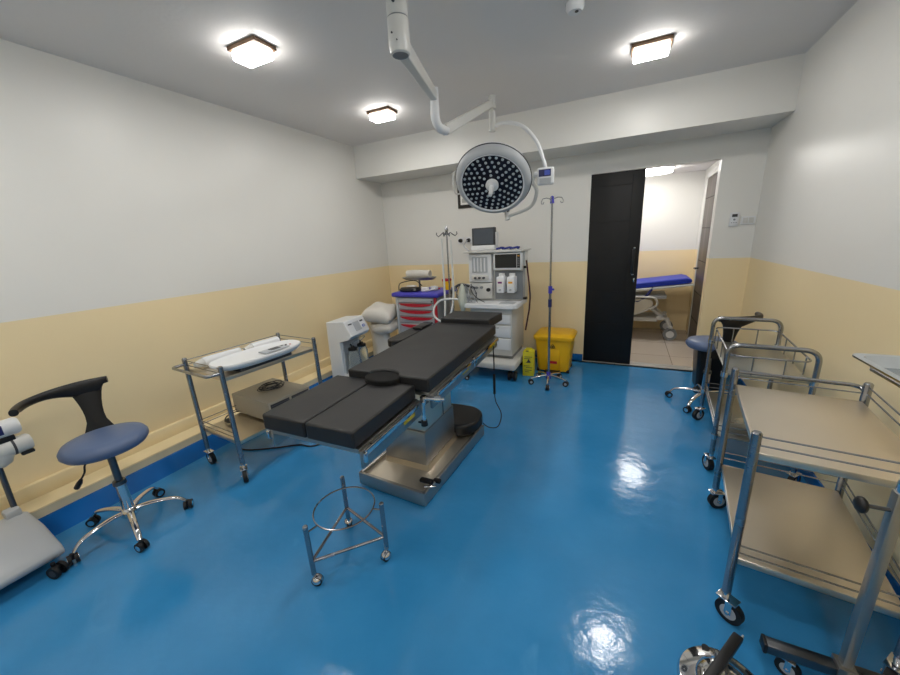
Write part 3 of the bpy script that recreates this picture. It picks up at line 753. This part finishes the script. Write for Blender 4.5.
# sloped control panel
dirv = Vector((.14-.06, 0, .60-.76)).normalized(); nn = Vector((.16, 0, .08)).normalized(); mid = Vector((.10, 0, .68))
Rp = Matrix((Vector((dirv.x, 0, dirv.z)), Vector((0, 1, 0)), nn)).transposed().to_4x4()
pn = MB(); pn.m(mat('panel_blue_grey', (150, 160, 200), .35)).box(mid+nn*.002, (.10, .10, .004), rot=Rp).m(DGREY).cyl(mid+nn*.002+Vector((0, .09, 0))+dirv*.02, mid+nn*.02+Vector((0, .09, 0))+dirv*.02, .018)
pn.m(MGREY).box(mid+nn*.003+Vector((0, -.10, 0))-dirv*.04, (.012, .06, .003), rot=Rp).box(mid+nn*.003+Vector((0, .1, 0))-dirv*.04, (.016, .05, .003), rot=Rp)
pn.build('control_panel', LGREY, t)
for y in (-.085, .075):
    j = MB().lathe([(0, .16), (.058, .16), (.062, .17), (.062, .38), (.05, .42), (.035, .43), (.035, .445)], (.07, y, 0), n=24); j = j.build('jar', GLASSM, t)
    MB().lathe([(0, .475), (.02, .475), (.025, .46), (.048, .455), (.05, .43), (.036, .425)], (.07, y, 0), n=24).cyl((.07, y, .47), (.07, y-.03, .50), .008).build('jar_lid', BLACK, j)
MB().tube(smooth([(.07, -.1, .49), (.10, -.06, .53), (.10, .03, .51), (.07, .06, .49)], 6), .005, n=8).tube(smooth([(.07, .06, .49), (.09, .12, .53), (.03, .14, .52), (-.01, .13, .5)], 6), .005, n=8).build('suction_tube', GLASSM, t)
for sx in (-.15, .13):
    for sy in (-.13, .13): caster(t, sx, sy, .018, .04, 'twin')

# ------------------------------------------------------------------ pillows in the corner
def pillow(name, lab, loc, size, rot, m=CLOTH, seed=0, cat='pillow'):
    mb = MB(); n = 18; rs = random.Random(seed); vs = {}
    for side_ in (1, -1):
        for i in range(n+1):
            for j in range(n+1):
                x, y = -1+2*i/n, -1+2*j/n
                e = max(0, (1-x**4)*(1-y**4))**.45
                z = side_*e*(1+.12*math.sin(5*x+seed)*math.cos(4*y+seed))
                k = (i, j, side_ if e > 1e-6 else 0)
                if k not in vs: vs[k] = mb.bm.verts.new(Vector((x*size[0]/2*(1-.05*(1-abs(y))), y*size[1]/2*(1-.05*(1-abs(x))), z*size[2]/2)))
        for i in range(n):
            for j in range(n):
                g_ = []
                for a_, b_ in ((i, j), (i+1, j), (i+1, j+1), (i, j+1)):
                    v = vs.get((a_, b_, side_)) or vs.get((a_, b_, 0)); g_.append(v)
                try: mb.bm.faces.new(g_)
                except ValueError: pass
    o = mb.build(name, m, loc=loc, angle=80); o.rotation_euler = rot
    return tag(o, lab, cat, None)
pillow('pillow', 'white pillow on top of the pile beside the crash cart', (-2.665, 3.52, .70), (.38, .42, .19), (.12, .14, .25), seed=1)['group'] = 'white pillows in the corner'
pillow('pillow', 'smaller white pillow squeezed between the top pillow and the crash cart', (-2.59, 3.52, .535), (.26, .36, .14), (.05, -.1, .1), seed=3)['group'] = 'white pillows in the corner'
m = MB()
lps = []
for i in range(13):
    tt = i/12; z = .01+.585*tt; rr = .125+.012*math.sin(7*tt)+(-.05 if i in (0, 12) else 0)
    lps.append([Vector(((rr+.012*math.sin(3*a_+4*tt))*math.cos(a_)-.05*tt, (rr+.01*math.cos(5*a_+3*tt))*math.sin(a_), z)) for a_ in [2*PI*q_/24 for q_ in range(24)]])
loft(m, lps); o = m.build('bedding_roll', CLOTH, loc=(-2.66, 3.50, 0), angle=80); tag(o, 'tall white wrapped bedding roll standing in the corner under the pillows', 'bedding')

# ------------------------------------------------------------------ crash cart
t = thing('crash_cart', 'grey emergency drawer cart with violet top and red drawer grips', 'medical cart', (-2.18, 3.78, 0))
W, D = .56, .46
MB().box((0, 0, .50), (W, D, .80), bevel=.01).build('cabinet', MGREY, t)
m = MB(); m.box((0, 0, .925), (W+.07, D+.08, .05), bevel=.018, seg=3); m.build('top_tray', PURPLE, t)
for sx in (-1, 1): MB().box((sx*(W/2-.02), -D/2+.0, .50), (.035, .03, .80), bevel=.008).build('corner_strip', RED if sx > 0 else LGREY, t)
for i, (z, hgt) in enumerate(((.862, .06), (.79, .08), (.71, .08), (.63, .08), (.525, .13), (.36, .2), (.18, .16))):
    dr = MB().box((0, -D/2-.008, z), (W-.09, .016, hgt-.012), bevel=.004).build('drawer', LGREY, t)
    if i:
        g_ = MB(); pl = [(-.225, .016), (.225, .016), (.19, -.004), (.10, -.019), (0, -.023), (-.10, -.019), (-.19, -.004)]
        g_.prism(pl, 0, .014, Matrix.Translation((0, -D/2-.016, z+hgt*.22)) @ Matrix.Rotation(PI/2, 4, 'X')); g_.build('drawer_grip', RED, dr)
MB().cyl((.22, -D/2-.016, .855), (.22, -D/2-.022, .855), .010).build('lock', DGREY, t)
for sx in (-1, 1):
    for sy in (-1, 1): caster(t, sx*(W/2-.06), sy*(D/2-.06), .045, .11, 'twin', ang=1.2*sx)
CT = .952
# things on the cart
q = thing('steel_tray', 'shallow tray holding a wrapped white bundle, raised above the cart top', 'tray', (-2.32, 3.90, CT))
MB().cyl((0, 0, 0), (0, 0, .12), .012).box((0, 0, .006), (.12, .12, .012), bevel=.003).build('stand', DARKST, q)
m = MB(); loft(m, [oval(.38, .16, .11, 32), oval(.46, .20, .135, 32), oval(.47, .21, .14, 32), oval(.42, .17, .125, 32)]); m.build('tray', STEEL, q)
q = MB(); q.m(CLOTH).tube(smooth([(-.17, 0, 0), (-.08, .01, .005), (.05, 0, .004), (.16, 0, 0)], 5), .048, n=12, rads=None)
o = q.build('wrapped_bundle', CLOTH, loc=(-2.32, 3.90, CT+.177)); tag(o, 'white wrapped bundle lying in the raised tray', 'bundle')
q = thing('black_pouch', 'flat black pouch with a carry loop on the cart top', 'pouch', (-2.31, 3.66, CT))
m = MB(); loft(m, [oval(.26, .15, 0, 28), oval(.28, .17, .02, 28), oval(.24, .13, .045, 28)]); m.build('pouch_body', VINYL2, q)
MB().tube(smooth([(-.18, .02, .0), (-.17, .03, .08), (-.08, .04, .11), (.05, .05, .12), (.14, .04, .06)], 6), .006, n=8).build('carry_loop', CORDM, q)
for i, (x, y, rz, sx, m_, nm, lb) in enumerate(((-2.11, 3.67, .3, .09, PAPER, 'gauze_pack', 'white gauze pack in front on the cart top beside the pouch'), (-2.04, 3.76, -.5, .08, WHITE, 'swab_box', 'small white box on the cart top near the yellow container'), (-2.38, 3.80, .1, .12, PAPER, 'paper_packet', 'pale paper packet behind the black pouch'))):
    o = MB().box((0, 0, .026), (sx, .06, .05), bevel=.008).build(nm, m_, loc=(x, y, CT-.001), rz=rz); tag(o, lb, 'packet')
o = MB().box((0, 0, .01), (.14, .10, .018), bevel=.004).build('violet_case', PURPLE, loc=(-2.13, 3.82, CT), rz=.2); tag(o, 'thin violet case lying on the cart top', 'case')
o = MB().m(STEEL).cyl((-.07, 0, .012), (.08, .02, .03), .009).m(RED).cyl((.08, .02, .03), (.105, .023, .033), .01).build('laryngoscope', STEEL, loc=(-2.01, 3.63, CT), rz=.3); tag(o, 'steel handle with red tip at the right end of the cart top', 'instrument')
q = thing('sharps_container', 'small yellow sharps container with red lid beside the cart', 'sharps container', (-1.90, 3.83, CT))
m = MB(); tapered(m, .075, .075, .085, .085, 0, .10, .012); m.build('container', YEL, q)
MB().box((0, 0, .115), (.09, .09, .03), bevel=.008).build('lid', RED, q)

# ------------------------------------------------------------------ anaesthesia machine
t = thing('anesthesia_machine', 'white anesthesia machine with vaporizers, display and drawers at the back wall', 'anesthesia machine', (-1.29, 3.84, 0))
MB().box((-.02, -.02, .17), (.66, .66, .075), bevel=.02, seg=3).build('base', OFFW, t)
for sx in (-1, 1):
    for sy in (-1, 1): caster(t, sx*.28-.02, sy*.25-.05, .052, .135, 'twin', ang=1.57)
MB().box((.0, .04, .225), (.46, .4, .06)).build('plinth', MGREY, t)
MB().box((.0, .04, .50), (.48, .50, .50), bevel=.01).build('lower_cabinet', OFFW, t)
for z, hgt in ((.665, .11), (.53, .135), (.385, .135)):
    dr = MB().box((0.0, -.218, z), (.45, .02, hgt-.01), bevel=.004).build('drawer', WHITE, t)
    MB().box((0, -.23, z+hgt*.3), (.20, .012, .012), bevel=.004).build('drawer_handle', LGREY, dr)
m = MB(); m.prism(rrect(.62, .50, .05), .75, .80); m.build('work_surface', WHITE, t, loc=(0, -.04, 0), bevel=.008)
MB().box((.19, -.20, .803), (.16, .10, .005)).build('writing_pad', LGREY, t)
# uprights
m = MB(); m.m(OFFW).box((0, .10, 1.11), (.60, .28, .62), bevel=.01); m.build('tower', OFFW, t)
MB().box((0, .06, 1.425), (.66, .38, .025), bevel=.008).build('top_shelf', OFFW, t)
# flow meter block (left)
MB().box((-.155, -.06, 1.22), (.27, .06, .36), bevel=.012).build('flowmeter_housing', WHITE, t)
fm = MB().box((-.155, -.092, 1.265), (.18, .006, .20)).build('flowmeter_window', LGREY, t)
for i in range(4):
    MB().m(WHITE).cyl((-.215+.04*i, -.099, 1.18), (-.215+.04*i, -.099, 1.35), .008).build('flow_tube', WHITE, fm)
kp = MB().box((-.155, -.094, 1.10), (.20, .01, .07), bevel=.006).build('knob_plate', OFFW, t)
for i in range(3): MB().cyl((-.205+.05*i, -.10, 1.10), (-.205+.05*i, -.125, 1.10), .014).build('flow_knob', DGREY, kp)
MB().box((-.155, -.06, .93), (.27, .05, .20), bevel=.008).build('valve_panel', OFFW, t)
for (x, z, rr, m_) in ((-.20, .97, .017, MGREY), (-.14, .975, .017, MGREY), (-.06, .945, .024, BLACK), (-.21, .90, .01, DGREY)): MB().cyl((x, -.085, z), (x, -.10, z), rr, n=20).build('pressure_port', m_, t)
# ventilator display
m = MB(); m.m(WHITE).box((.16, -.07, 1.30), (.31, .07, .21), bevel=.012); vd = m.build('ventilator_housing', WHITE, t)
m = MB(); m.m(SCREEN).box((.145, -.1065, 1.305), (.235, .004, .165)).m(BLACK).box((.285, -.1065, 1.305), (.032, .004, .165)); m.build('screen', SCREEN, vd)
m = MB(); m.m(ORANGE).box((.285, -.110, 1.365), (.022, .004, .012))
for i in range(5): m.m(MGREY).box((.285, -.110, 1.335-.022*i), (.022, .004, .008))
m.build('key_column', MGREY, vd)
MB().box((.16, -.045, 1.0), (.31, .01, .36)).build('vaporizer_bay', MGREY, t)
for x, lm in ((.10, MAGENTA), (.215, ORANGE)):
    v = MB().box((x, -.11, 1.02), (.085, .12, .20), bevel=.012).cyl((x, -.10, 1.12), (x, -.10, 1.155), .032, n=22).build('vaporizer', WHITE, t)
    MB().m(PAPER).box((x, -.172, 1.045), (.07, .003, .09)).m(lm).box((x, -.175, 1.05), (.045, .003, .022)).build('vaporizer_label', PAPER, v)
    MB().cyl((x, -.17, .96), (x, -.185, .96), .012).build('filler_knob', LGREY, v)
MB().box((.318, .0, 1.12), (.012, .02, .62), bevel=.003).build('accessory_rail', LGREY, t)
m = MB().tube(smooth([(.335, .03, 1.30), (.35, .03, 1.15), (.37, .03, .95), (.375, .03, .80), (.35, .02, .62), (.33, .02, .50)], 6), .009, n=8); m.build('maroon_hose', BLOOD, t)
m = MB().box((.33, 0, .83), (.04, .05, .03), bevel=.005).box((.33, 0, 1.22), (.03, .04, .03), bevel=.005); m.build('hose_clip', BLACK, t)
# breathing system on the left
m = MB().cyl((-.33, -.12, .90), (-.33, -.12, 1.02), .05, n=20).cyl((-.33, -.12, .80), (-.33, -.12, .90), .06, n=20); m.build('absorber_canister', LGREY, t)
m = MB().tube(smooth([(-.20, -.14, .97), (-.33, -.2, 1.03), (-.42, -.23, .98), (-.47, -.25, .90)], 5), .016, n=10); m.build('breathing_arm', DGREY, t)
m = MB(); loft(m, [[Vector((-.30+.022*sc_*math.cos(a_), -.27+.016*sc_*math.sin(a_), z)) for a_ in [2*PI*q_/16 for q_ in range(16)]] for z, sc_ in ((1.05, .6), (1.0, 1.2), (.92, 2.0), (.84, 2.3), (.77, 1.8), (.73, .8))])
m.build('breathing_bag', mat('pale_green_bag', (200, 204, 190), .5), t, angle=70)
m = MB()
rs = random.Random(4)
for k in range(9):
    x0 = -.40+rs.random()*.22; y0 = -.22-rs.random()*.06
    m.m((DGREY, LGREY, MGREY)[k % 3]).tube(smooth([(x0, y0, 1.0+rs.random()*.05), (x0+rs.uniform(-.05, .09), y0-.02, .93), (x0+rs.uniform(-.04, .14), y0-.01, .86), (x0+rs.uniform(-.02, .2), y0, .812)], 5), .0045, n=6)
m.build('sensor_cables', DGREY, t)

def zfit(z):
    if z > .8005: return .84+(z-.80)*.86
    return z+.04 if z > .745 else z
done = set()
def refit(o):
    if o.type == 'MESH' and o.data.name not in done:
        done.add(o.data.name)
        for v in o.data.vertices: v.co.z = zfit(v.co.z)
    for c in bpy.data.objects:
        if c.parent == o: refit(c)
for o in [c for c in bpy.data.objects if c.parent == t]: refit(o)

# monitor on the machine
t = thing('patient_monitor', 'small white patient monitor with dark screen on top of the anesthesia machine', 'monitor', (-1.425, 3.86, 1.390))
MB().box((0, 0, .0275), (.28, .12, .055), bevel=.01).build('monitor_base', WHITE, t)
m = MB().box((0, -.005, .142), (.27, .055, .20), bevel=.01); m.build('monitor_body', DGREY, t)
MB().box((.004, -.034, .145), (.225, .004, .155)).build('screen', mat('grey_screen', (84, 90, 98), .12), t)
MB().box((.14, .02, .12), (.012, .08, .14), bevel=.004).build('side_grip', WHITE, t)
for i, (x, y, a_, nm, lb) in enumerate(((-1.23, 3.82, .5, 'laryngoscope', 'blue curved blade next to the patient monitor'), (-1.14, 3.80, .1, 'finger_sensor', 'small navy sensor clip among the items on the machine top'), (-1.06, 3.81, .3, 'blue_mask', 'rounded blue mask at the right end of the machine top'))):
    o = MB().m(mat('deep_blue_plastic', (36, 50, 130), .4)).tube(smooth([(-.04, 0, .012), (-.01, .01, .016), (.02, 0, .022), (.045, -.01, .018)], 4), .011, n=10, rads=None).ball((.03, 0, .016), .016).build(nm, None, loc=(x, y, 1.390), rz=a_)
    tag(o, lb, 'instrument')
o = MB().tube(smooth([(-1.845, 4.37, 1.505), (-1.85, 4.27, 1.44), (-1.76, 4.2, 1.38), (-1.68, 4.13, 1.30), (-1.64, 4.08, 1.25), (-1.60, 4.05, 1.22)], 6), .008, n=8).build('gas_hose', mat('pale_hose', (190, 192, 196), .5)); tag(o, 'pale gas hose running from the wall outlet to the machine', 'hose')

# ------------------------------------------------------------------ IV stands
def iv_base(t, R, z, mt, wr=.026, n=5, a0=0.3, hub=None):
    for i in range(n):
        a_ = a0+2*PI*i/n; c_, s_ = math.cos(a_), math.sin(a_)
        lg = MB().tube([(0.02*c_, .02*s_, z+.03), (R*.6*c_, R*.6*s_, z+.02), (R*c_, R*s_, z)], .011, n=10).build('base_leg', mt, t)
        wm = MB(); ct = Vector((R*c_, R*s_, wr)); ax = Vector((-s_, c_, 0))
        wm.m(RUBBER).cyl(ct-ax*.016, ct+ax*.016, wr, n=20).m(LGREY).cyl(ct-ax*.018, ct+ax*.018, wr*.5, n=16).m(CHROME).cyl(ct, ct+Vector((0, 0, z-wr+.01)), .008)
        wm.build('wheel', RUBBER, lg)
t = thing('iv_stand', 'tall steel drip stand with violet fittings before the yellow bin', 'iv stand', (-.65, 3.60, 0))
iv_base(t, .185, .062, CHROME, .028, 5, math.radians(-82))
MB().cyl((0, 0, .05), (0, 0, 1.0), .0125, n=16).build('lower_pole', TUBE, t)
MB().cyl((0, 0, 1.0), (0, 0, 1.83), .009, n=14).build('upper_pole', TUBE, t)
MB().cyl((0, 0, .06), (0, 0, .13), .03, .018, n=18).build('hub', PURPLE, t)
MB().cyl((0, 0, .96), (0, 0, 1.03), .019).cyl((0, 0, 1.0), (.035, -.02, 1.0), .01).build('height_clamp', PURPLE, t)
MB().cyl((0, 0, .82), (0, 0, .90), .018).build('grip_sleeve', NAVY, t)
MB().cyl((0, 0, 1.80), (0, 0, 1.85), .02, .014).ball((0, 0, 1.85), .016).build('hook_hub', PURPLE, t)
for i in range(4):
    a_ = i*PI/2+.1; c_, s_ = math.cos(a_), math.sin(a_)
    MB().tube([Vector((q_[0]*c_, q_[0]*s_, q_[1])) for q_ in ((.01, 1.835), (.05, 1.85), (.085, 1.845), (.10, 1.82), (.095, 1.80), (.08, 1.80), (.075, 1.815))], .0035, n=8).build('hook', TUBE, t)
t = thing('iv_stand', 'slim steel drip stand between the drawer cart and the anesthesia machine', 'iv stand', (-1.655, 3.39, 0))
iv_base(t, .15, .062, CHROME, .026, 5, .2)
MB().cyl((0, 0, .06), (0, 0, .13), .026, .018).build('hub', DARKST, t)
MB().cyl((0, 0, .05), (0, 0, 1.0), .012, n=14).build('lower_pole', TUBE, t)
MB().cyl((0, 0, 1.0), (0, 0, 1.62), .008, n=14).lathe([(.013, 1.60), (.02, 1.62), (.01, 1.65), (0, 1.67)], n=14).build('upper_pole', TUBE, t)
for i in range(4):
    a_ = i*PI/2+.15; c_, s_ = math.cos(a_), math.sin(a_)
    MB().tube([Vector((q_[0]*c_, q_[0]*s_, q_[1])) for q_ in ((.01, 1.575), (.04, 1.595), (.065, 1.575), (.09, 1.56), (.11, 1.58), (.105, 1.6))], .0055, n=8).build('hook', DARKST, t)
def hanging_hose(lab, x, y, ztop, pts):
    o = MB().tube(smooth(pts, 7), .0105, n=10).build('breathing_hose', HOSE); return tag(o, lab, 'hose', 'white breathing hoses')
hanging_hose('white hose hanging down on the left of the slim drip stand', 0, 0, 0, [(-1.695, 3.35, 1.54), (-1.69, 3.34, 1.2), (-1.685, 3.33, .9), (-1.68, 3.30, .74), (-1.655, 3.27, .68), (-1.63, 3.29, .72)])
hanging_hose('white hose hanging down on the right of the slim drip stand', 0, 0, 0, [(-1.60, 3.36, 1.52), (-1.59, 3.35, 1.2), (-1.585, 3.33, .95), (-1.60, 3.27, .78), (-1.66, 3.21, .71), (-1.75, 3.20, .76), (-1.77, 3.24, .85), (-1.70, 3.25, .92), (-1.60, 3.26, .94), (-1.52, 3.30, .93)])

# ------------------------------------------------------------------ yellow bin and sharps box
t = thing('pedal_bin', 'yellow plastic pedal waste bin with lid against the back wall', 'pedal bin', (-.665, 4.075, 0))
m = MB(); tapered(m, .34, .30, .40, .35, .02, .40, .04); m.build('bin_body', YEL, t, bevel=.004)
m = MB(); loft(m, [[Vector((x, y, z)) for x, y in rrect(w_, d_, .05)] for w_, d_, z in ((.43, .38, .385), (.44, .39, .40), (.44, .39, .425), (.40, .35, .445), (.36, .31, .455))]); m.build('lid', YEL, t)
m = MB(); m.m(YEL).box((0, -.155, .16), (.15, .03, .25), bevel=.01); m.build('front_panel', YEL, t)
MB().m(RED).box((0, -.172, .13), (.10, .004, .03)).build('warning_strip', RED, t)
m = MB()
for k in range(3):
    a_ = PI/2+2*PI*k/3; m.tube([Vector((.012*math.cos(a_)+.011*math.cos(b2), -.173, .315+.012*math.sin(a_)+.011*math.sin(b2))) for b2 in [2*PI*q_/12 for q_ in range(12)]], .0035, n=5, closed=True)
m.cyl((0, -.171, .315), (0, -.177, .315), .006); 
m.build('hazard_symbol', BLACK, t)
m = MB(); m.m(BLACK).box((0, -.20, .03), (.16, .10, .02), bevel=.006); m.build('pedal', BLACK, t)
for sx in (-1, 1): MB().m(BLACK).cyl((sx*.15, -.13, .02), (sx*.18, -.13, .02), .02).cyl((sx*.15, .12, .02), (sx*.18, .12, .02), .02).build('foot_wheel', BLACK, t)
t = thing('safety_box', 'lemon yellow cardboard sharps box on the floor beside the anesthesia machine', 'sharps box', (-.905, 3.795, 0), .1)
m = MB(); m.box((0, 0, .14), (.12, .12, .28), bevel=.003); m.build('carton', YEL2, t)
m = MB(); m.prism([(-.05, 0), (.05, 0), (.03, .03), (-.03, .03)], -.003, .003, Matrix.Translation((0, .02, .28)) @ Matrix.Rotation(PI/2, 4, 'X')); m.build('carry_tab', YEL2, t)
MB().cyl((-.015, -.025, .28), (-.015, -.025, .283), .017).build('drop_hole', BLACK, t)
m = MB()
for i, (x, z, w_) in enumerate(((0, .225, .085), (-.01, .205, .07), (.0, .16, .05), (-.015, .12, .06), (.01, .10, .07), (0, .07, .08), (-.01, .05, .05))): m.box((x, -.061, z), (w_, .002, .006))
m.prism([(.0, .03), (-.025, -.012), (.025, -.012)], 0, .002, Matrix.Translation((.005, -.060, .172)) @ Matrix.Rotation(PI/2, 4, 'X'))
m.build('printed_marks', DGREY, t)

# ------------------------------------------------------------------ stretcher beyond the doorway
t = thing('stretcher', 'hospital stretcher with royal blue mattress in the corridor', 'stretcher', (-.13, 5.93, 0))
m = MB(); m.prism([(-.95, .70), (.15, .70), (.93, .80), (.955, .82), (.94, .85), (.88, .865), (.1, .775), (-.95, .775)], -.27, .27, Mx); m.build('mattress', BLUEMAT, t, bevel=.015)
m = MB(); m.prism([(-.98, .665), (.15, .665), (.97, .77), (.97, .79), (.15, .70), (-.98, .70)], -.30, .30, Mx); m.build('deck', OFFW, t, bevel=.006)
m = MB(); m.box((-.12, 0, .60), (1.6, .46, .05), bevel=.008); m.build('upper_frame', LGREY, t)
m = MB(); m.box((-.15, 0, .27), (1.5, .40, .06), bevel=.01); m.box((.62, 0, .30), (.08, .46, .06), bevel=.01); m.build('lower_frame', OFFW, t)
m = MB()
for sy in (-.17, .17):
    m.cyl((.30, sy, .60), (.70, sy, .27), .022).cyl((.02, sy, .27), (.42, sy, .58), .022).cyl((-.8, sy, .27), (-.4, sy, .58), .022)
m.build('lift_strut', OFFW, t)
m = MB(); pl = fillet([(-.95, 0, .36), (.30, 0, .36), (.52, 0, .50), (.50, 0, .58), (-.95, 0, .58)], .07, 5, True)
m.prism([(p.x, p.z) for p in pl], -.335, -.310, Mx); m.build('side_panel', mat('cream_rail_panel', (206, 200, 184), .4), t)
m = MB(); m.tube([Vector((p.x, -.322, p.z)) for p in fillet([(-.95, 0, .36), (.30, 0, .36), (.58, 0, .50), (.54, 0, .61), (-.95, 0, .61)], .08, 6, True)], .015, n=10, closed=True); m.build('side_rail', OFFW, t)
for sx in (-.80, .76):
    for sy in (-.26, .26):
        p = MB().cyl((sx-.05, sy*.8, .30), (sx, sy, .17), .03, .022).box((sx, sy, .15), (.05, .05, .10), bevel=.01).build('caster', OFFW, t)
        MB().m(MGREY).cyl((sx, sy-.025, .085), (sx, sy+.025, .085), .085, n=26).m(WHITE).cyl((sx, sy-.028, .085), (sx, sy+.028, .085), .05, n=20).build('wheel', MGREY, p)
m = MB(); m.m(BLUEMAT).tube(smooth([(.18, -.29, .72), (.25, -.31, .60), (.32, -.32, .55), (.42, -.31, .62), (.50, -.28, .74)], 5), .018, n=8); m.build('safety_strap', mat('dark_blue_strap', (22, 34, 96), .6), t)

# ------------------------------------------------------------------ instrument stand with tray, right edge
t = thing('mayo_stand', 'steel instrument stand on a square post with a tray at the right edge', 'instrument stand', (.733, 1.28, 0))
m = MB(); m.box((0, 0, .10), (.045, .05, .05)); m.build('base_joint', STEEL, t)
MB().box((0, 0, .44), (.026, .030, .68), bevel=.003).build('outer_post', STEEL, t)
MB().box((0, 0, .92), (.019, .022, .34), bevel=.003).build('inner_post', CHROME, t)
m = MB(); m.box((-.02, 0, .095), (.36, .04, .035), bevel=.003); m.build('base_bar', DARKST, t)
MB().box((-.203, 0, .095), (.012, .044, .04), bevel=.004).build('end_cap', BLACK, t)
m = MB(); m.box((.02, -.2, .095), (.04, .40, .035), bevel=.003); m.build('base_bar', STEEL, t)
caster(t, -.145, .0, .034, .08, ang=-.5); caster(t, .13, .0, .034, .08, ang=2.2); caster(t, .02, -.36, .034, .08, ang=1)
m = MB(); m.m(BLACK).ball((-.075, -.01, .725), .024, (.6, 1, 1)).m(DARKST).cyl((-.07, -.01, .725), (-.0, 0, .72), .006); m.build('clamp_knob', BLACK, t)
m = MB(); m.box((.10, 0, 1.075), (.24, .03, .02)); m.tube(fillet([(-.04, -.26, 1.082), (-.04, .12, 1.082), (.28, .12, 1.082), (.28, -.26, 1.082)], .03), .009, n=10); m.build('tray_holder', CHROME, t)
m = MB()
loft(m, [[Vector((x, y, z)) for x, y in rrect(w_, d_, .03, 5, .122, -.078)] for w_, d_, z in ((.38, .44, 1.092), (.41, .47, 1.125), (.445, .505, 1.125), (.445, .505, 1.12), (.44, .50, 1.118))], cap=False)
m.prism(rrect(.385, .445, .03, 5, .122, -.078), 1.090, 1.094)
tr = m.build('instrument_tray', mat('polished_tray', (200, 204, 206), .2, 1), t)

# ------------------------------------------------------------------ grey mobile device, left edge
t = thing('mobile_device', 'light grey wheeled device with rounded base and white head at the left edge', 'medical device', (-2.66, .20, 0))
pf = [(-.27, .06), (.12, .06), (.165, .075), (.175, .10), (.155, .13), (-.02, .20), (-.22, .215), (-.27, .20)]
m = MB()
lps = []
for y, k in ((-.45, .9), (-.44, 1), (.20, 1), (.235, .97), (.25, .90)):
    lps.append([Vector((x*(1 if k == 1 else (1-(1-k)*.5)), y, .05+(z-.05)*k)) for x, z in pf])
loft(m, lps); m.build('base_cover', LGREY, t, angle=50, bevel=.012)
for x, y in ((.19, .19), (-.2, .17), (.14, -.38), (-.2, -.38)): caster(t, x, y, .032, .075, 'twin', ang=.4)
m = MB(); m.box((-.235, .20, .225), (.07, .06, .05), bevel=.012); m.build('post_socket', LGREY, t)
MB().cyl((-.25, .215, .2), (-.25, .225, .52), .012, n=14).build('post', DARKST, t)
MB().cyl((-.18, -.25, .15), (-.18, -.25, .46), .012, n=14).build('rear_post', DARKST, t)
m = MB(); m.m(OFFW)
m.tube([(-.24, -.30, .575), (-.24, .29, .575)], .046, n=20).tube([(-.24, .297, .575), (-.24, .35, .575), (-.24, .36, .575)], .05, n=22, rads=[.048, .046, .038])
m.tube([(-.245, .245, .555), (-.245, .235, .51), (-.245, .225, .49)], .04, n=16, rads=[.05, .042, .022])
m.build('device_arm', OFFW, t)
m = MB(); m.tube([(-.24, .287, .575), (-.24, .298, .575)], .0475, n=22); m.build('joint_ring', DGREY, t)
m = MB(); m.m(WHITE).tube([(-.24, -.30, .685), (-.24, .33, .685), (-.24, .34, .685)], .045, n=20, rads=[.045, .045, .038]); m.m(NAVY).box((-.196, .21, .69), (.006, .13, .05), bevel=.002); m.build('device_head', WHITE, t)
m = MB(); m.box((-.24, .14, .628), (.05, .34, .028), bevel=.005).box((-.215, .33, .527), (.025, .05, .02), bevel=.006); m.build('lock_lever', BLACK, t)

# ------------------------------------------------------------------ chrome thing at the bottom edge
t = thing('chrome_drum', 'polished round chrome canister with a black handle bar at the bottom edge', 'canister', (.385, 1.095, 0))
m = MB().lathe([(0, .0), (.118, .0), (.125, .008), (.125, .04), (.13, .045), (.13, .052)], n=48); m.build('drum_body', CHROME, t)
m = MB().lathe([(.13, .052), (.124, .066), (.10, .078), (.08, .082), (.076, .092), (.055, .104), (.025, .110), (0, .111)], n=48); m.build('domed_lid', CHROME, t)
m = MB().lathe([(.022, .108), (.02, .118), (.013, .120), (.010, .115), (0, .115)], (-.02, .02, 0), n=24); m.build('lid_knob', CHROME, t)
MB().cyl((-.035, .105, .074), (-.035, .105, .079), .012).build('black_plug', BLACK, t)
m = MB(); m.m(BLACK).box((-.005, .04, .13), (.030, .25, .022), rz=-.55, bevel=.004).m(LGREY).box((.012, .050, .13), (.006, .24, .018), rz=-.55, bevel=.002); m.build('handle_bar', BLACK, t)
MB().box((-.005, .04, .11), (.03, .05, .03), bevel=.004).build('handle_mount', DARKST, t)
